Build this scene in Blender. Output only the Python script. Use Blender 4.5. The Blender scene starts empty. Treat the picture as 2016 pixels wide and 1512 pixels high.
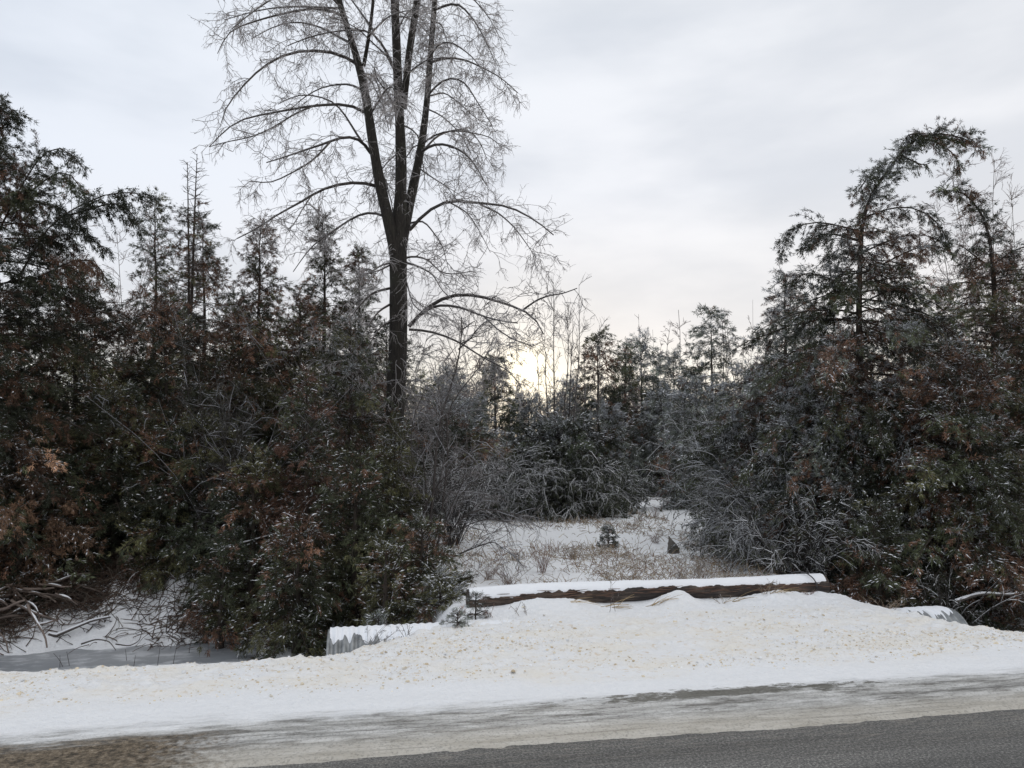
import bpy, math, time
import numpy as np
T0 = time.time()
scene = bpy.context.scene
COL = scene.collection
PI = math.pi
# ------------------------------------------------------------------ camera, sky, sun, exposure
CAM_H = 1.6
F = 1490.0                                   # focal length in photo pixels (2016 wide)
PITCH = math.atan(124 / F)
cd = bpy.data.cameras.new("camera"); cam = bpy.data.objects.new("camera", cd); COL.objects.link(cam)
cam.location = (0, 0, CAM_H); cam.rotation_euler = (PI / 2 + PITCH, 0, 0)
cd.sensor_width = 36; cd.lens = 36 * F / 2016; cd.clip_end = 5000; cd.clip_start = 0.05
scene.camera = cam

SUN_AZ = math.atan((1035 - 1008) / F)        # to the right of +Y
SUN_EL = math.radians(6.0)
w = bpy.data.worlds.new("World"); scene.world = w; w.use_nodes = True
nt = w.node_tree; nt.nodes.clear()
N = nt.nodes.new; Lk = nt.links.new
def math_node(nt, op, a, b=None, c=None, clamp=False):
    m = nt.nodes.new('ShaderNodeMath'); m.operation = op; m.use_clamp = clamp
    for i, s in enumerate((a, b, c)):
        if s is None: continue
        if isinstance(s, (int, float)): m.inputs[i].default_value = s
        else: nt.links.new(s, m.inputs[i])
    return m.outputs[0]
def ramp(nt, fac, stops, interp='LINEAR'):
    r = nt.nodes.new('ShaderNodeValToRGB'); r.color_ramp.interpolation = interp
    e = r.color_ramp.elements
    while len(e) < len(stops): e.new(0.5)
    for k, (p, c) in enumerate(stops):
        e[k].position = p; e[k].color = (*c, 1) if len(c) == 3 else c
    nt.links.new(fac, r.inputs[0]); return r.outputs[0]
def mixc(nt, fac, a, b, mode='MIX'):
    m = nt.nodes.new('ShaderNodeMix'); m.data_type = 'RGBA'; m.blend_type = mode
    for i, s in ((0, fac), (6, a), (7, b)):
        if isinstance(s, (int, float)): m.inputs[i].default_value = s
        elif isinstance(s, tuple): m.inputs[i].default_value = (*s, 1)
        else: nt.links.new(s, m.inputs[i])
    return m.outputs[2]
def noise(nt, vec, scale, detail=4, rough=.55, out=0):
    n = nt.nodes.new('ShaderNodeTexNoise'); n.inputs['Scale'].default_value = scale
    n.inputs['Detail'].default_value = detail; n.inputs['Roughness'].default_value = rough
    nt.links.new(vec, n.inputs['Vector']); return n.outputs[out]
def mapping(nt, vec, scale=(1, 1, 1), loc=(0, 0, 0)):
    m = nt.nodes.new('ShaderNodeMapping'); m.inputs['Scale'].default_value = scale; m.inputs['Location'].default_value = loc
    nt.links.new(vec, m.inputs['Vector']); return m.outputs[0]
tc = N('ShaderNodeTexCoord'); gen = tc.outputs['Generated']
sep = N('ShaderNodeSeparateXYZ'); Lk(gen, sep.inputs[0])
zc = sep.outputs[2]; xc = sep.outputs[0]
base = ramp(nt, zc, [(0.0, (1.06, 1.0, .82)), (.07, (.98, .955, .875)), (.15, (.845, .845, .865)), (.32, (.815, .85, .92)),
                     (.50, (.80, .84, .91)), (.68, (.97, .985, 1.0)), (1.0, (1.0, 1.015, 1.03))])
cl = noise(nt, mapping(nt, gen, (1.2, 1.2, 3.6), (3.1, 0.4, 0.2)), 1.9, 5, .5)
clf = ramp(nt, cl, [(.34, (0, 0, 0)), (.64, (1, 1, 1))], 'EASE')
tone = mixc(nt, clf, (.85, .865, .885), (1.08, 1.07, 1.06))
skyc = mixc(nt, 1.0, base, tone, 'MULTIPLY')
# the right of the sky is warmer and brighter than the left
side = math_node(nt, 'MULTIPLY_ADD', xc, 0.6, 0.5, clamp=True)
skyc = mixc(nt, 1.0, skyc, mixc(nt, side, (.91, .945, .985), (1.11, 1.065, 1.01)), 'MULTIPLY')
dotn = N('ShaderNodeVectorMath'); dotn.operation = 'DOT_PRODUCT'; Lk(gen, dotn.inputs[0])
gd = (math.sin(SUN_AZ) * math.cos(SUN_EL), math.cos(SUN_AZ) * math.cos(SUN_EL), math.sin(SUN_EL))
dotn.inputs[1].default_value = gd
dp = math_node(nt, 'MAXIMUM', dotn.outputs['Value'], 0.0)
g1 = math_node(nt, 'MULTIPLY', math_node(nt, 'POWER', dp, 330.0), 0.26)
g2 = math_node(nt, 'MULTIPLY', math_node(nt, 'POWER', dp, 3500.0), 1.1)
gl = math_node(nt, 'ADD', g1, g2)
glow = mixc(nt, 1.0, (1.0, .86, .52), gl, 'MULTIPLY')
skyc = mixc(nt, 1.0, skyc, glow, 'ADD')
bg2 = N('ShaderNodeBackground'); Lk(skyc, bg2.inputs[0]); bg2.inputs[1].default_value = 1.0
sky = N('ShaderNodeTexSky'); sky.sky_type = 'NISHITA'; sky.sun_disc = False
sky.sun_elevation = SUN_EL; sky.sun_rotation = SUN_AZ
bg1 = N('ShaderNodeBackground'); Lk(sky.outputs[0], bg1.inputs[0]); bg1.inputs[1].default_value = 0.05
mx = N('ShaderNodeMixShader'); mx.inputs[0].default_value = 0.93
Lk(bg1.outputs[0], mx.inputs[1]); Lk(bg2.outputs[0], mx.inputs[2])
wo = N('ShaderNodeOutputWorld'); Lk(mx.outputs[0], wo.inputs[0])

sl = bpy.data.lights.new("sun", 'SUN'); so = bpy.data.objects.new("sun", sl); COL.objects.link(so)
sl.energy = 0.5; sl.angle = math.radians(20); sl.color = (1.0, .84, .62)
so.rotation_euler = (-(PI / 2 - SUN_EL), 0, -SUN_AZ)     # light comes from ahead, low over the far trees
so.location = (0, 0, 30)
vs = scene.view_settings; vs.view_transform = 'Standard'; vs.look = 'None'; vs.gamma = 1; vs.use_curve_mapping = False
vs.exposure = 0.1
scene.cycles.max_bounces = 5; scene.cycles.diffuse_bounces = 3; scene.cycles.glossy_bounces = 2

# ------------------------------------------------------------------ coordinates
CP, SP = math.cos(PITCH), math.sin(PITCH)
def P(px, py, y):
    """photo pixel at depth y (metres along the ground ahead) -> world point"""
    px = np.asarray(px, float); py = np.asarray(py, float); y = np.asarray(y, float)
    a = (px - 1008) / F; b = (756 - py) / F
    dy = CP - b * SP; dz = b * CP + SP
    k = y / dy
    return np.stack([a * k, y + 0 * k, CAM_H + dz * k], -1)
TH = math.radians(10.8); CT, ST = math.cos(TH), math.sin(TH)
def uv_of(x, y): return x * CT + y * ST, -x * ST + y * CT
def xy_of(u, v): return u * CT - v * ST, u * ST + v * CT
def lat(i, j, s): 
    h = np.sin(i * 127.1 + j * 311.7 + s * 74.7) * 43758.5453
    return h - np.floor(h)
def vnoise(x, y, s=0):
    i = np.floor(x); j = np.floor(y); a = x - i; b = y - j
    a = a * a * (3 - 2 * a); b = b * b * (3 - 2 * b)
    return (lat(i, j, s) * (1 - a) + lat(i + 1, j, s) * a) * (1 - b) + (lat(i, j + 1, s) * (1 - a) + lat(i + 1, j + 1, s) * a) * b
def fbm(x, y, s=0, o=4):
    t = 0; A = .5
    for k in range(o):
        t = t + A * (vnoise(x, y, s + k) - .5) * 2; x = x * 2.03 + 5.2; y = y * 2.03 + 1.3; A *= .5
    return t
def sm(a, b, x):
    t = np.clip((x - a) / (b - a), 0, 1); return t * t * (3 - 2 * t)
def band(a, b, c, d, x): return sm(a, b, x) * (1 - sm(c, d, x))
LOGV = 7.78
def Hg(u, v, fine=True):
    u = np.asarray(u, float); v = np.asarray(v, float)
    ve = v + (.05 + .30 * sm(8.5, 9.5, v)) * fbm(u * .9, 0 * u, 11) + .10 * fbm(u * 4, 0 * u, 15) * sm(8.5, 9.5, v) + .05 * (u > 3) 
    uL = np.interp(v, [5.9, 6.06, 6.55, 7.27, 7.7, 12], [-.02, .12, .36, .86, .92, .9])
    uR = np.interp(v, [5.3, 5.5, 5.93, 7.1, 8, 12], [6.2, 5.5, 5.15, 5.1, 5.1, 5.1])
    dr = sm(-.60, .03, u - uL) * (1 - sm(-.03, .6, u - uR))
    zdL = np.interp(ve, [5.75, 5.95, 6.15, 7.0, 7.6, 9.95, 10.12, 10.6, 11.15, 11.6], [.05, .045, -.05, -.72, -.9, -.9, -.78, -.45, -.08, 0])
    zdL = zdL + .16 * sm(-1.7, -.9, u) * (zdL < -.1) * sm(0, .3, -zdL)
    zdR = np.interp(ve, [5.25, 5.45, 5.65, 6.6, 8.4, 9.8, 11, 12], [.05, .045, -.03, -.55, -.6, -.35, -.05, 0])
    zd = np.where(u < 2.5, zdL, zdR)
    zt = np.interp(v, [5.5, 6.4, 7.5, 9], [.05, .03, -.03, .0])
    z = zt * dr + zd * (1 - dr)
    z = np.where(v > 11.5, .0 + .05 * fbm(u * .35, v * .35, 21), z)
    z = z + .03 * fbm(u * .7, v * .7, 3) * sm(5.3, 6.5, v) + .10 * fbm(u * .22, v * .22, 31) * sm(12, 18, v)
    # mounds against the log
    for uc, wd, h in ((1.66, .28, .095), (2.05, .26, .07), (3.18, .20, .125), (4.30, .34, .10), (4.85, .25, .06)):
        z = z + h * np.exp(-((u - uc) / wd) ** 2 - ((v - (LOGV - .27)) / .22) ** 2)
        # bumpy banks of the ditch
    z = z + .07 * fbm(u * 2.1, v * 2.1, 41) * band(9.6, 10, 11.2, 12, v) + .05 * fbm(u * 3.5, v * 3.5, 44) * band(7.2, 8, 11, 12, v) * (u > 5.5)
    if fine:
        z = z + (.020 * fbm(u * 6, v * 6, 5, 4) + .045 * np.maximum(fbm(u * 15, v * 15, 6, 3) - .08, 0) - .03 * np.maximum(fbm(u * 11, v * 11, 66, 3) - .22, 0)) * band(5.0, 5.5, 7.2, 8.0, v)
        z = z + .012 * fbm(u * 4, v * 6, 8, 4) * sm(8, 9, v) * (v < 40)
        z = z + .010 * fbm(u * 1.2, v * 9, 9, 3) * band(4.5, 4.8, 5.2, 5.5, v)
    # road side: slush feathering onto the asphalt
    vw = v + .035 * fbm(u * 1.3, v * 2, 12) + .030 * fbm(u * 10, v * 14, 13, 4)
    prof = np.interp(vw, [4.03, 4.08, 4.16, 4.65, 4.85, 5.25], [-.03, -.008, .010, .014, .022, .045])
    sl_ = .010 * fbm(u * 1.1, v * 12, 14, 4) * (1 if fine else 0)
    z = np.where(v < 5.25, prof + sl_ * band(4.06, 4.16, 4.8, 5.0, v) + .010 * fbm(u * 1.2, v * 9, 9, 3) * band(4.5, 4.8, 5.2, 5.5, v) * (1 if fine else 0), z)
    return np.where(v < 3.9, -.06, z)
def gz(x, y):
    u, v = uv_of(x, y); return float(Hg(u, v, False))

# ------------------------------------------------------------------ mesh building (numpy)
class Soup:
    def __init__(s): s.v = []; s.q = []; s.t = []; s.qc = []; s.tc = []; s.n = 0
    def add(s, v, f, c):
        """v (n,3), f (m,3|4) local indices, c (m,3) colours or one colour"""
        if len(f) == 0: return
        f = np.asarray(f, np.int64) + s.n; v = np.asarray(v, np.float32); c = np.broadcast_to(np.asarray(c, np.float32), (len(f), 3))
        s.v.append(v); s.n += len(v)
        if f.shape[1] == 4: s.q.append(f); s.qc.append(c)
        else: s.t.append(f); s.tc.append(c)
    def build(s, name, mat, parent=None, smooth=False, origin=(0, 0, 0)):
        me = bpy.data.meshes.new(name)
        v = np.concatenate(s.v) - np.asarray(origin, np.float32)
        q = np.concatenate(s.q) if s.q else np.zeros((0, 4), np.int64)
        t = np.concatenate(s.t) if s.t else np.zeros((0, 3), np.int64)
        c = np.concatenate((s.qc or []) + (s.tc or []))
        me.vertices.add(len(v)); me.vertices.foreach_set('co', v.astype(np.float32).ravel())
        me.loops.add(q.size + t.size); me.loops.foreach_set('vertex_index', np.concatenate([q.ravel(), t.ravel()]).astype(np.int32))
        me.polygons.add(len(q) + len(t))
        ls = np.concatenate([np.arange(len(q)) * 4, q.size + np.arange(len(t)) * 3]).astype(np.int32)
        me.polygons.foreach_set('loop_start', ls)
        me.update(calc_edges=True)
        if smooth: me.polygons.foreach_set('use_smooth', np.ones(len(ls), bool))
        at = me.attributes.new('tint', 'FLOAT_COLOR', 'FACE')
        at.data.foreach_set('color', np.concatenate([c, np.ones((len(c), 1), np.float32)], 1).astype(np.float32).ravel())
        me.materials.append(mat)
        o = bpy.data.objects.new(name, me); COL.objects.link(o)
        if parent is not None: o.parent = parent
        else: o.location = origin
        return o
def nrm(a): return a / np.maximum(np.linalg.norm(a, axis=-1, keepdims=True), 1e-9)
def tubes(s, Pn, R, sides=3, c=(.1, .1, .1)):
    """Pn (N,K,3), R (N,K) or (N,1)"""
    Nn, K = Pn.shape[:2]
    if Nn == 0: return
    R = np.broadcast_to(R, (Nn, K))
    t = np.gradient(Pn, axis=1); t = nrm(t)
    av = nrm(Pn[:, -1] - Pn[:, 0]); ref = np.zeros((Nn, 3)); k = np.argmin(np.abs(av), axis=1); ref[np.arange(Nn), k] = 1
    n1 = nrm(ref[:, None] - (t * ref[:, None]).sum(-1, keepdims=True) * t); n2 = np.cross(t, n1)
    a = np.arange(sides) * 2 * PI / sides
    ring = Pn[:, :, None] + R[:, :, None, None] * (n1[:, :, None] * np.cos(a)[None, None, :, None] + n2[:, :, None] * np.sin(a)[None, None, :, None])
    v = ring.reshape(-1, 3)
    i = np.arange(Nn)[:, None, None] * K * sides; k = np.arange(K - 1)[None, :, None] * sides; j = np.arange(sides)[None, None, :]; j2 = (j + 1) % sides
    f = np.stack([i + k + j, i + k + j2, i + k + sides + j2, i + k + sides + j], -1).reshape(-1, 4)
    c = np.asarray(c, float)
    if c.ndim == 2: c = np.repeat(c, (K - 1) * sides, axis=0)
    s.add(v, f, c)
def grow(rng, st, d, L, K, grav=0., wig=.1):
    """grav > 0 bends down"""
    n = len(st); out = np.zeros((n, K, 3)); p = st.copy(); d = nrm(d); out[:, 0] = p
    g = np.broadcast_to(np.asarray(grav, float), (n,))
    for k in range(1, K):
        d = d + rng.normal(0, 1, (n, 3)) * wig; d[:, 2] -= g / (K - 1); d = nrm(d)
        p = p + d * (np.asarray(L) / (K - 1))[:, None]; out[:, k] = p
    return out
def resample(pts, K, passes=None):
    pts = np.asarray(pts, float); d = np.r_[0, np.cumsum(np.linalg.norm(np.diff(pts, axis=0), axis=1))]
    # Catmull-Rom-ish smoothing through a dense linear resample
    x = np.linspace(0, d[-1], K); o = np.stack([np.interp(x, d, pts[:, i]) for i in range(3)], 1)
    for _ in range(max(1, K // 8) if passes is None else passes):
        o[1:-1] = (o[:-2] + 2 * o[1:-1] + o[2:]) / 4
    return o
def along(rng, Pn, cnt, s0=.1, s1=1.):
    """random points on polylines: index, s, position, tangent"""
    Nn, K = Pn.shape[:2]; idx = np.repeat(np.arange(Nn), cnt); s = rng.uniform(s0, s1, len(idx))
    f = s * (K - 1) * .9999; i = np.floor(f).astype(int); a = (f - i)[:, None]
    p = Pn[idx, i] * (1 - a) + Pn[idx, i + 1] * a; t = nrm(Pn[idx, i + 1] - Pn[idx, i])
    return idx, s, p, t
def perp(rng, t, flat=0.):
    r = rng.normal(0, 1, t.shape); r[:, 2] *= (1 - flat)
    return nrm(r - (r * t).sum(1, keepdims=True) * t)
def leaves(s, rng, p, d, L, W, c, spread=.6, droop=.15):
    """one thin pointed face per row"""
    n = len(p); dd = nrm(d + rng.normal(0, spread, (n, 3)) + np.array([0, 0, -droop])); sd = nrm(np.cross(dd, rng.normal(0, 1, (n, 3))))
    L = np.broadcast_to(L, (n,))[:, None]; W = np.broadcast_to(W, (n,))[:, None]
    v = np.stack([p + dd * L * .25 - sd * W * .5, p + dd * L * .25 + sd * W * .5, p + dd * L], 1).reshape(-1, 3)
    s.add(v, np.arange(n * 3).reshape(-1, 3), c)
def flecks(s, rng, p, t, sz, c):
    """small snow lumps: three faces rising to a ridge point"""
    n = len(p); t = t.copy(); t[:, 2] *= .5; t = nrm(t); sd = nrm(np.cross(t, np.array([0, 0, 1.]) + 0 * t)); L = np.broadcast_to(sz, (n,))[:, None]
    up = np.array([0, 0, 1.])
    a = p - t * L * 1.3; b = p + t * L * rng.uniform(.8, 2.2, (n, 1)); a[:, 2] -= L[:, 0] * .1; d1 = p + sd * L * .36; d2 = p - sd * L * .36; ap = p + up * L * rng.uniform(.25, .5, (n, 1))
    v = np.stack([a, d1, b, d2, ap], 1).reshape(-1, 3); i = np.arange(n)[:, None] * 5
    f = np.concatenate([i + np.array([[0, 1, 4]]), i + np.array([[1, 2, 4]]), i + np.array([[2, 3, 4]]), i + np.array([[3, 0, 4]])])
    s.add(v, f, np.tile(np.broadcast_to(c, (n, 3)), (4, 1)))

# ------------------------------------------------------------------ materials
def new_mat(name):
    m = bpy.data.materials.new(name); m.use_nodes = True; t = m.node_tree; b = t.nodes['Principled BSDF']; return m, t, b
def tint_mat(name, rough, nscale, amp, bump=0, spec=.3, trans=0):
    m, t, b = new_mat(name)
    at = t.nodes.new('ShaderNodeAttribute'); at.attribute_name = 'tint'
    co = t.nodes.new('ShaderNodeTexCoord').outputs['Object']
    nz = noise(t, co, nscale, 4, .6)
    k = math_node(t, 'MULTIPLY_ADD', nz, 2 * amp, 1 - amp)
    c = mixc(t, 1.0, at.outputs['Color'], k, 'MULTIPLY')
    t.links.new(c, b.inputs['Base Color']); b.inputs['Roughness'].default_value = rough; b.inputs['Specular IOR Level'].default_value = spec
    if bump:
        bp = t.nodes.new('ShaderNodeBump'); bp.inputs['Strength'].default_value = bump; bp.inputs['Distance'].default_value = .02
        t.links.new(noise(t, mapping(t, co, (1, 1, .22)), 34, 5, .7), bp.inputs['Height']); t.links.new(bp.outputs[0], b.inputs['Normal'])
    return m
M_LEAF = tint_mat('foliage_material', .65, 6, .35)
M_TWIG = tint_mat('twig_material', .5, 9, .35, spec=.5)
M_STRAW = tint_mat('dry_grass_material', .8, 5, .3)
def bark_mat(name, dark, light, lichen=None):
    m, t, b = new_mat(name)
    co = t.nodes.new('ShaderNodeTexCoord').outputs['Object']
    st = mapping(t, co, (1, 1, .16))
    n1 = noise(t, st, 42, 6, .7)
    c = ramp(t, n1, [(.35, dark), (.62, light)])
    if lichen:
        n2 = noise(t, co, 3.5, 5, .6); c = mixc(t, ramp(t, n2, [(.52, (0, 0, 0)), (.68, (.5, .5, .5))]), c, lichen)
    # driven snow caught in the bark furrows
    n3 = noise(t, mapping(t, co, (1, 1, .5), (4, 4, 4)), 55, 5, .75)
    c = mixc(t, ramp(t, n3, [(.64, (0, 0, 0)), (.70, (.75, .75, .75))]), c, (.55, .56, .60))
    t.links.new(c, b.inputs['Base Color']); b.inputs['Roughness'].default_value = .85
    bp = t.nodes.new('ShaderNodeBump'); bp.inputs['Strength'].default_value = .9; bp.inputs['Distance'].default_value = .03
    t.links.new(n1, bp.inputs['Height']); t.links.new(bp.outputs[0], b.inputs['Normal'])
    return m
M_BARK = bark_mat('bark_material', (.008, .007, .006), (.040, .034, .029), (.034, .036, .022))
M_CBARK = bark_mat('cedar_bark_material', (.015, .011, .009), (.07, .055, .045))

def snow_material():
    m, t, b = new_mat('snow_material')
    co = t.nodes.new('ShaderNodeTexCoord').outputs['Object']; sp = t.nodes.new('ShaderNodeSeparateXYZ'); t.links.new(co, sp.inputs[0])
    u, v = sp.outputs[0], sp.outputs[1]
    mm = lambda op, a, b_=None, c_=None, cl=False: math_node(t, op, a, b_, c_, cl)
    def step(a, b_, x):
        r = t.nodes.new('ShaderNodeMapRange'); r.interpolation_type = 'SMOOTHSTEP'
        r.inputs[1].default_value = a; r.inputs[2].default_value = b_; t.links.new(x, r.inputs[0]); return r.outputs[0]
    big = noise(t, mapping(t, co, (.5, 1, 1)), 1.1, 4, .6)
    stret = noise(t, mapping(t, co, (.42, 2.2, 1)), 5, 9, .74)
    fine = noise(t, co, 26, 4, .65)
    spk = noise(t, co, 60, 2, .6)
    snow = mixc(t, fine, (.74, .765, .81), (.88, .89, .915))
    # sanded, yellowed plough snow on the verge
    vw = mm('ADD', v, mm('MULTIPLY', mm('SUBTRACT', big, .5), 1.0))
    bandm = mm('MULTIPLY', step(5.0, 5.35, vw), step(7.5, 6.3, vw))
    ym = mm('MULTIPLY', bandm, ramp(t, noise(t, mapping(t, co, (.8, 1.3, 1), (7, 3, 0)), 2.3, 5, .7), [(.40, (.08,) * 3), (.66, (.6,) * 3)]))
    snow = mixc(t, ym, snow, (.80, .745, .64))
    ym2 = mm('MULTIPLY', bandm, ramp(t, noise(t, mapping(t, co, (1, 1.4, 1), (1, 9, 0)), 15, 4, .6), [(.58, (0,) * 3), (.68, (.6,) * 3)]))
    snow = mixc(t, ym2, snow, (.62, .50, .36))
    # slush
    vs_ = mm('ADD', v, mm('MULTIPLY', mm('SUBTRACT', stret, .5), .45))
    slm = step(4.84, 4.60, vs_)
    slc = ramp(t, stret, [(.30, (.12, .118, .112)), (.41, (.34, .338, .33)), (.53, (.55, .55, .545)), (.68, (.76, .765, .77))])
    dk = mm('MULTIPLY', ramp(t, noise(t, mapping(t, co, (.5, 3.0, 1), (2, 5, 0)), 3.4, 9, .8), [(.50, (0,) * 3), (.60, (.9,) * 3)]), mm('MULTIPLY', step(4.25, 4.42, v), step(4.88, 4.72, v)))
    slc = mixc(t, dk, slc, (.13, .125, .115))
    # a stretch of bare wet asphalt showing through the slush
    pn = mm('MULTIPLY', mm('SUBTRACT', noise(t, mapping(t, co, (1.2, 3.5, 1), (4, 4, 0)), 3.6, 9, .8), .5), 5.0)
    du = mm('DIVIDE', mm('SUBTRACT', u, 2.35), 1.25); dv = mm('DIVIDE', mm('SUBTRACT', v, 4.70), .085)
    pr = mm('ADD', mm('SQRT', mm('ADD', mm('MULTIPLY', du, du), mm('MULTIPLY', dv, dv))), pn)
    bare = step(1.0, .55, pr)
    slc = mixc(t, mm('MULTIPLY', bare, .85), slc, (.115, .112, .095)); slm = mm('MAXIMUM', slm, bare)
    warm = mm('MULTIPLY', step(4.46, 4.20, v), .6)
    slc = mixc(t, warm, slc, (.50, .46, .39))
    gr = ramp(t, spk, [(.34, (.5,) * 3), (.48, (1,) * 3)])
    slc = mixc(t, .6, slc, gr, 'MULTIPLY')
    lines = ramp(t, noise(t, mapping(t, co, (.25, 9, 1)), 3.2, 4, .6), [(.34, (.55,) * 3), (.44, (1,) * 3)])
    slc = mixc(t, .6, slc, lines, 'MULTIPLY')
    # bare gritty patch at the left
    ub = mm('ADD', u, mm('MULTIPLY', mm('SUBTRACT', fine, .5), 1.1))
    pm = mm('MULTIPLY', step(-.55, -1.15, ub), step(4.68, 4.50, mm('ADD', v, mm('MULTIPLY', mm('SUBTRACT', stret, .5), .35))))
    grit = ramp(t, noise(t, mapping(t, co, (.9, 1.1, 1)), 30, 8, .85), [(.42, (.035, .028, .02)), (.55, (.19, .15, .105)), (.70, (.46, .40, .33))])
    slc = mixc(t, pm, slc, grit)
    slm = mm('MAXIMUM', slm, pm)
    c = mixc(t, slm, snow, slc)
    t.links.new(c, b.inputs['Base Color'])
    t.links.new(mm('MULTIPLY_ADD', slm, -.25, .75), b.inputs['Roughness']); b.inputs['Specular IOR Level'].default_value = .25
    bp = t.nodes.new('ShaderNodeBump'); bp.inputs['Strength'].default_value = .6; bp.inputs['Distance'].default_value = .03
    t.links.new(mm('ADD', mm('ADD', fine, mm('MULTIPLY', noise(t, co, 11, 6, .7), .9)), mm('MULTIPLY', spk, .5)), bp.inputs['Height']); t.links.new(bp.outputs[0], b.inputs['Normal'])
    return m
M_SNOW = snow_material()
def asphalt_material():
    m, t, b = new_mat('asphalt_material')
    co = t.nodes.new('ShaderNodeTexCoord').outputs['Object']
    n1 = noise(t, co, 70, 4, .85); n2 = noise(t, mapping(t, co, (.3, 1.5, 1)), 1.5, 4, .6)
    vo = t.nodes.new('ShaderNodeTexVoronoi'); vo.inputs['Scale'].default_value = 95; t.links.new(co, vo.inputs['Vector'])
    c = ramp(t, n1, [(.40, (.018, .019, .020)), (.51, (.085, .085, .084)), (.63, (.33, .325, .315))])
    c = mixc(t, .25, c, mixc(t, vo.outputs['Distance'], (.18, .18, .178), (.06, .06, .06)))
    c = mixc(t, 1.0, c, ramp(t, n2, [(.3, (.85,) * 3), (.7, (1.2, 1.19, 1.17))]), 'MULTIPLY')
    sp = t.nodes.new('ShaderNodeSeparateXYZ'); t.links.new(co, sp.inputs[0])
    r = t.nodes.new('ShaderNodeMapRange'); r.inputs[1].default_value = 3.5; r.inputs[2].default_value = 4.15; t.links.new(sp.outputs[1], r.inputs[0])
    c = mixc(t, 1.0, c, ramp(t, noise(t, mapping(t, co, (.12, 2.2, 1), (5, 0, 0)), 1.7, 5, .6), [(.35, (.72,) * 3), (.65, (1.3,) * 3)]), 'MULTIPLY')
    salt = math_node(t, 'MULTIPLY', r.outputs[0], ramp(t, noise(t, mapping(t, co, (.4, 3, 1)), 14, 5, .7), [(.5, (0,) * 3), (.7, (.6,) * 3)]))
    c = mixc(t, salt, c, (.34, .31, .27))
    t.links.new(c, b.inputs['Base Color']); b.inputs['Roughness'].default_value = .7
    bp = t.nodes.new('ShaderNodeBump'); bp.inputs['Strength'].default_value = .8; bp.inputs['Distance'].default_value = .008
    t.links.new(n1, bp.inputs['Height']); t.links.new(bp.outputs[0], b.inputs['Normal'])
    return m
M_ROAD = asphalt_material()

# ------------------------------------------------------------------ tagging
def tag(o, label=None, cat=None, group=None, kind=None):
    if label: o['label'] = label
    if cat: o['category'] = cat
    if group: o['group'] = group
    if kind: o['kind'] = kind
    return o
def empty(name, loc):
    o = bpy.data.objects.new(name, None); COL.objects.link(o); o.location = loc; o.empty_display_size = .2; return o

# ------------------------------------------------------------------ ground, road, ice
def graded(lo, hi, fine_lo, fine_hi, step, growth, cap=None):
    a = list(np.arange(fine_lo, fine_hi, step)); s = step; x = a[-1]
    while x < hi:
        s *= growth; 
        if cap and x < cap[0]: s = min(s, cap[1])
        x += s; a.append(x)
    b = []; s = step; x = a[0]
    while x > lo:
        s *= growth; x -= s; b.append(x)
    return np.array(b[::-1] + a)
def grid_obj(name, us, vs_, zf, mat):
    U, V = np.meshgrid(us, vs_); Z = zf(U, V); nu, nv = len(us), len(vs_)
    s = Soup(); v = np.stack([U, V, Z], -1).reshape(-1, 3)
    i = (np.arange(nv - 1)[:, None] * nu + np.arange(nu - 1)[None]).reshape(-1)
    s.add(v, np.stack([i, i + 1, i + nu + 1, i + nu], 1), (.8, .8, .8))
    o = s.build(name, mat, smooth=True); o.rotation_euler = (0, 0, TH); return o
us = graded(-900, 900, -5.5, 7.5, .022, 1.06); vv = graded(-300, 1500, 3.7, 8.2, .018, 1.03, cap=(22, .10))
tag(grid_obj('snow_ground', us, vv, Hg, M_SNOW), kind='structure')
ur = graded(-400, 400, -4, 6, .25, 1.15); vr = np.concatenate([np.arange(-4.5, 3.6, .3), np.arange(3.6, 5.2, .1)])
tag(grid_obj('road', ur, vr, lambda U, V: 0 * U - .0, M_ROAD), kind='structure')
def ice_material():
    m, t, b = new_mat('ice_material'); co = t.nodes.new('ShaderNodeTexCoord').outputs['Object']
    c = ramp(t, noise(t, mapping(t, co, (.6, 1.4, 1)), 1.6, 5, .6), [(.3, (.22, .24, .27)), (.7, (.36, .375, .40))])
    c = mixc(t, ramp(t, noise(t, mapping(t, co, (.8, 1.6, 1), (3, 1, 0)), 2.6, 8, .7), [(.50, (0,) * 3), (.60, (.7,) * 3)]), c, (.66, .68, .72))
    t.links.new(c, b.inputs['Base Color']); b.inputs['Roughness'].default_value = .38; b.inputs['Specular IOR Level'].default_value = .5
    return m
M_ICE = ice_material()
tag(grid_obj('frozen_water', np.linspace(-14, -.9, 60), np.linspace(6.9, 10.3, 30), lambda U, V: 0 * U - .80, M_ICE), kind='structure')

# ------------------------------------------------------------------ palettes
GREEN = (.052, .060, .034); OLIVE = (.088, .088, .044); DARK = (.037, .045, .028); BRONZE = (.130, .074, .050); RUST = (.16, .088, .058)
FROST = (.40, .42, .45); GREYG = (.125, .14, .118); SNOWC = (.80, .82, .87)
def n3(p, sc, seed):
    x, y, z = p[:, 0] * sc, p[:, 1] * sc, p[:, 2] * sc
    return (np.sin(x * 1.7 + seed) * np.cos(y * 1.9 + z * .7 + seed * 2) + np.sin(z * 2.3 + x * .9 + seed * 3) * np.cos(x * 1.3 - y * 1.1)
            + .6 * np.sin(x * 4.1 + y * 3.7 + seed) * np.cos(z * 4.7 - seed)) / 2.6

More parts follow.
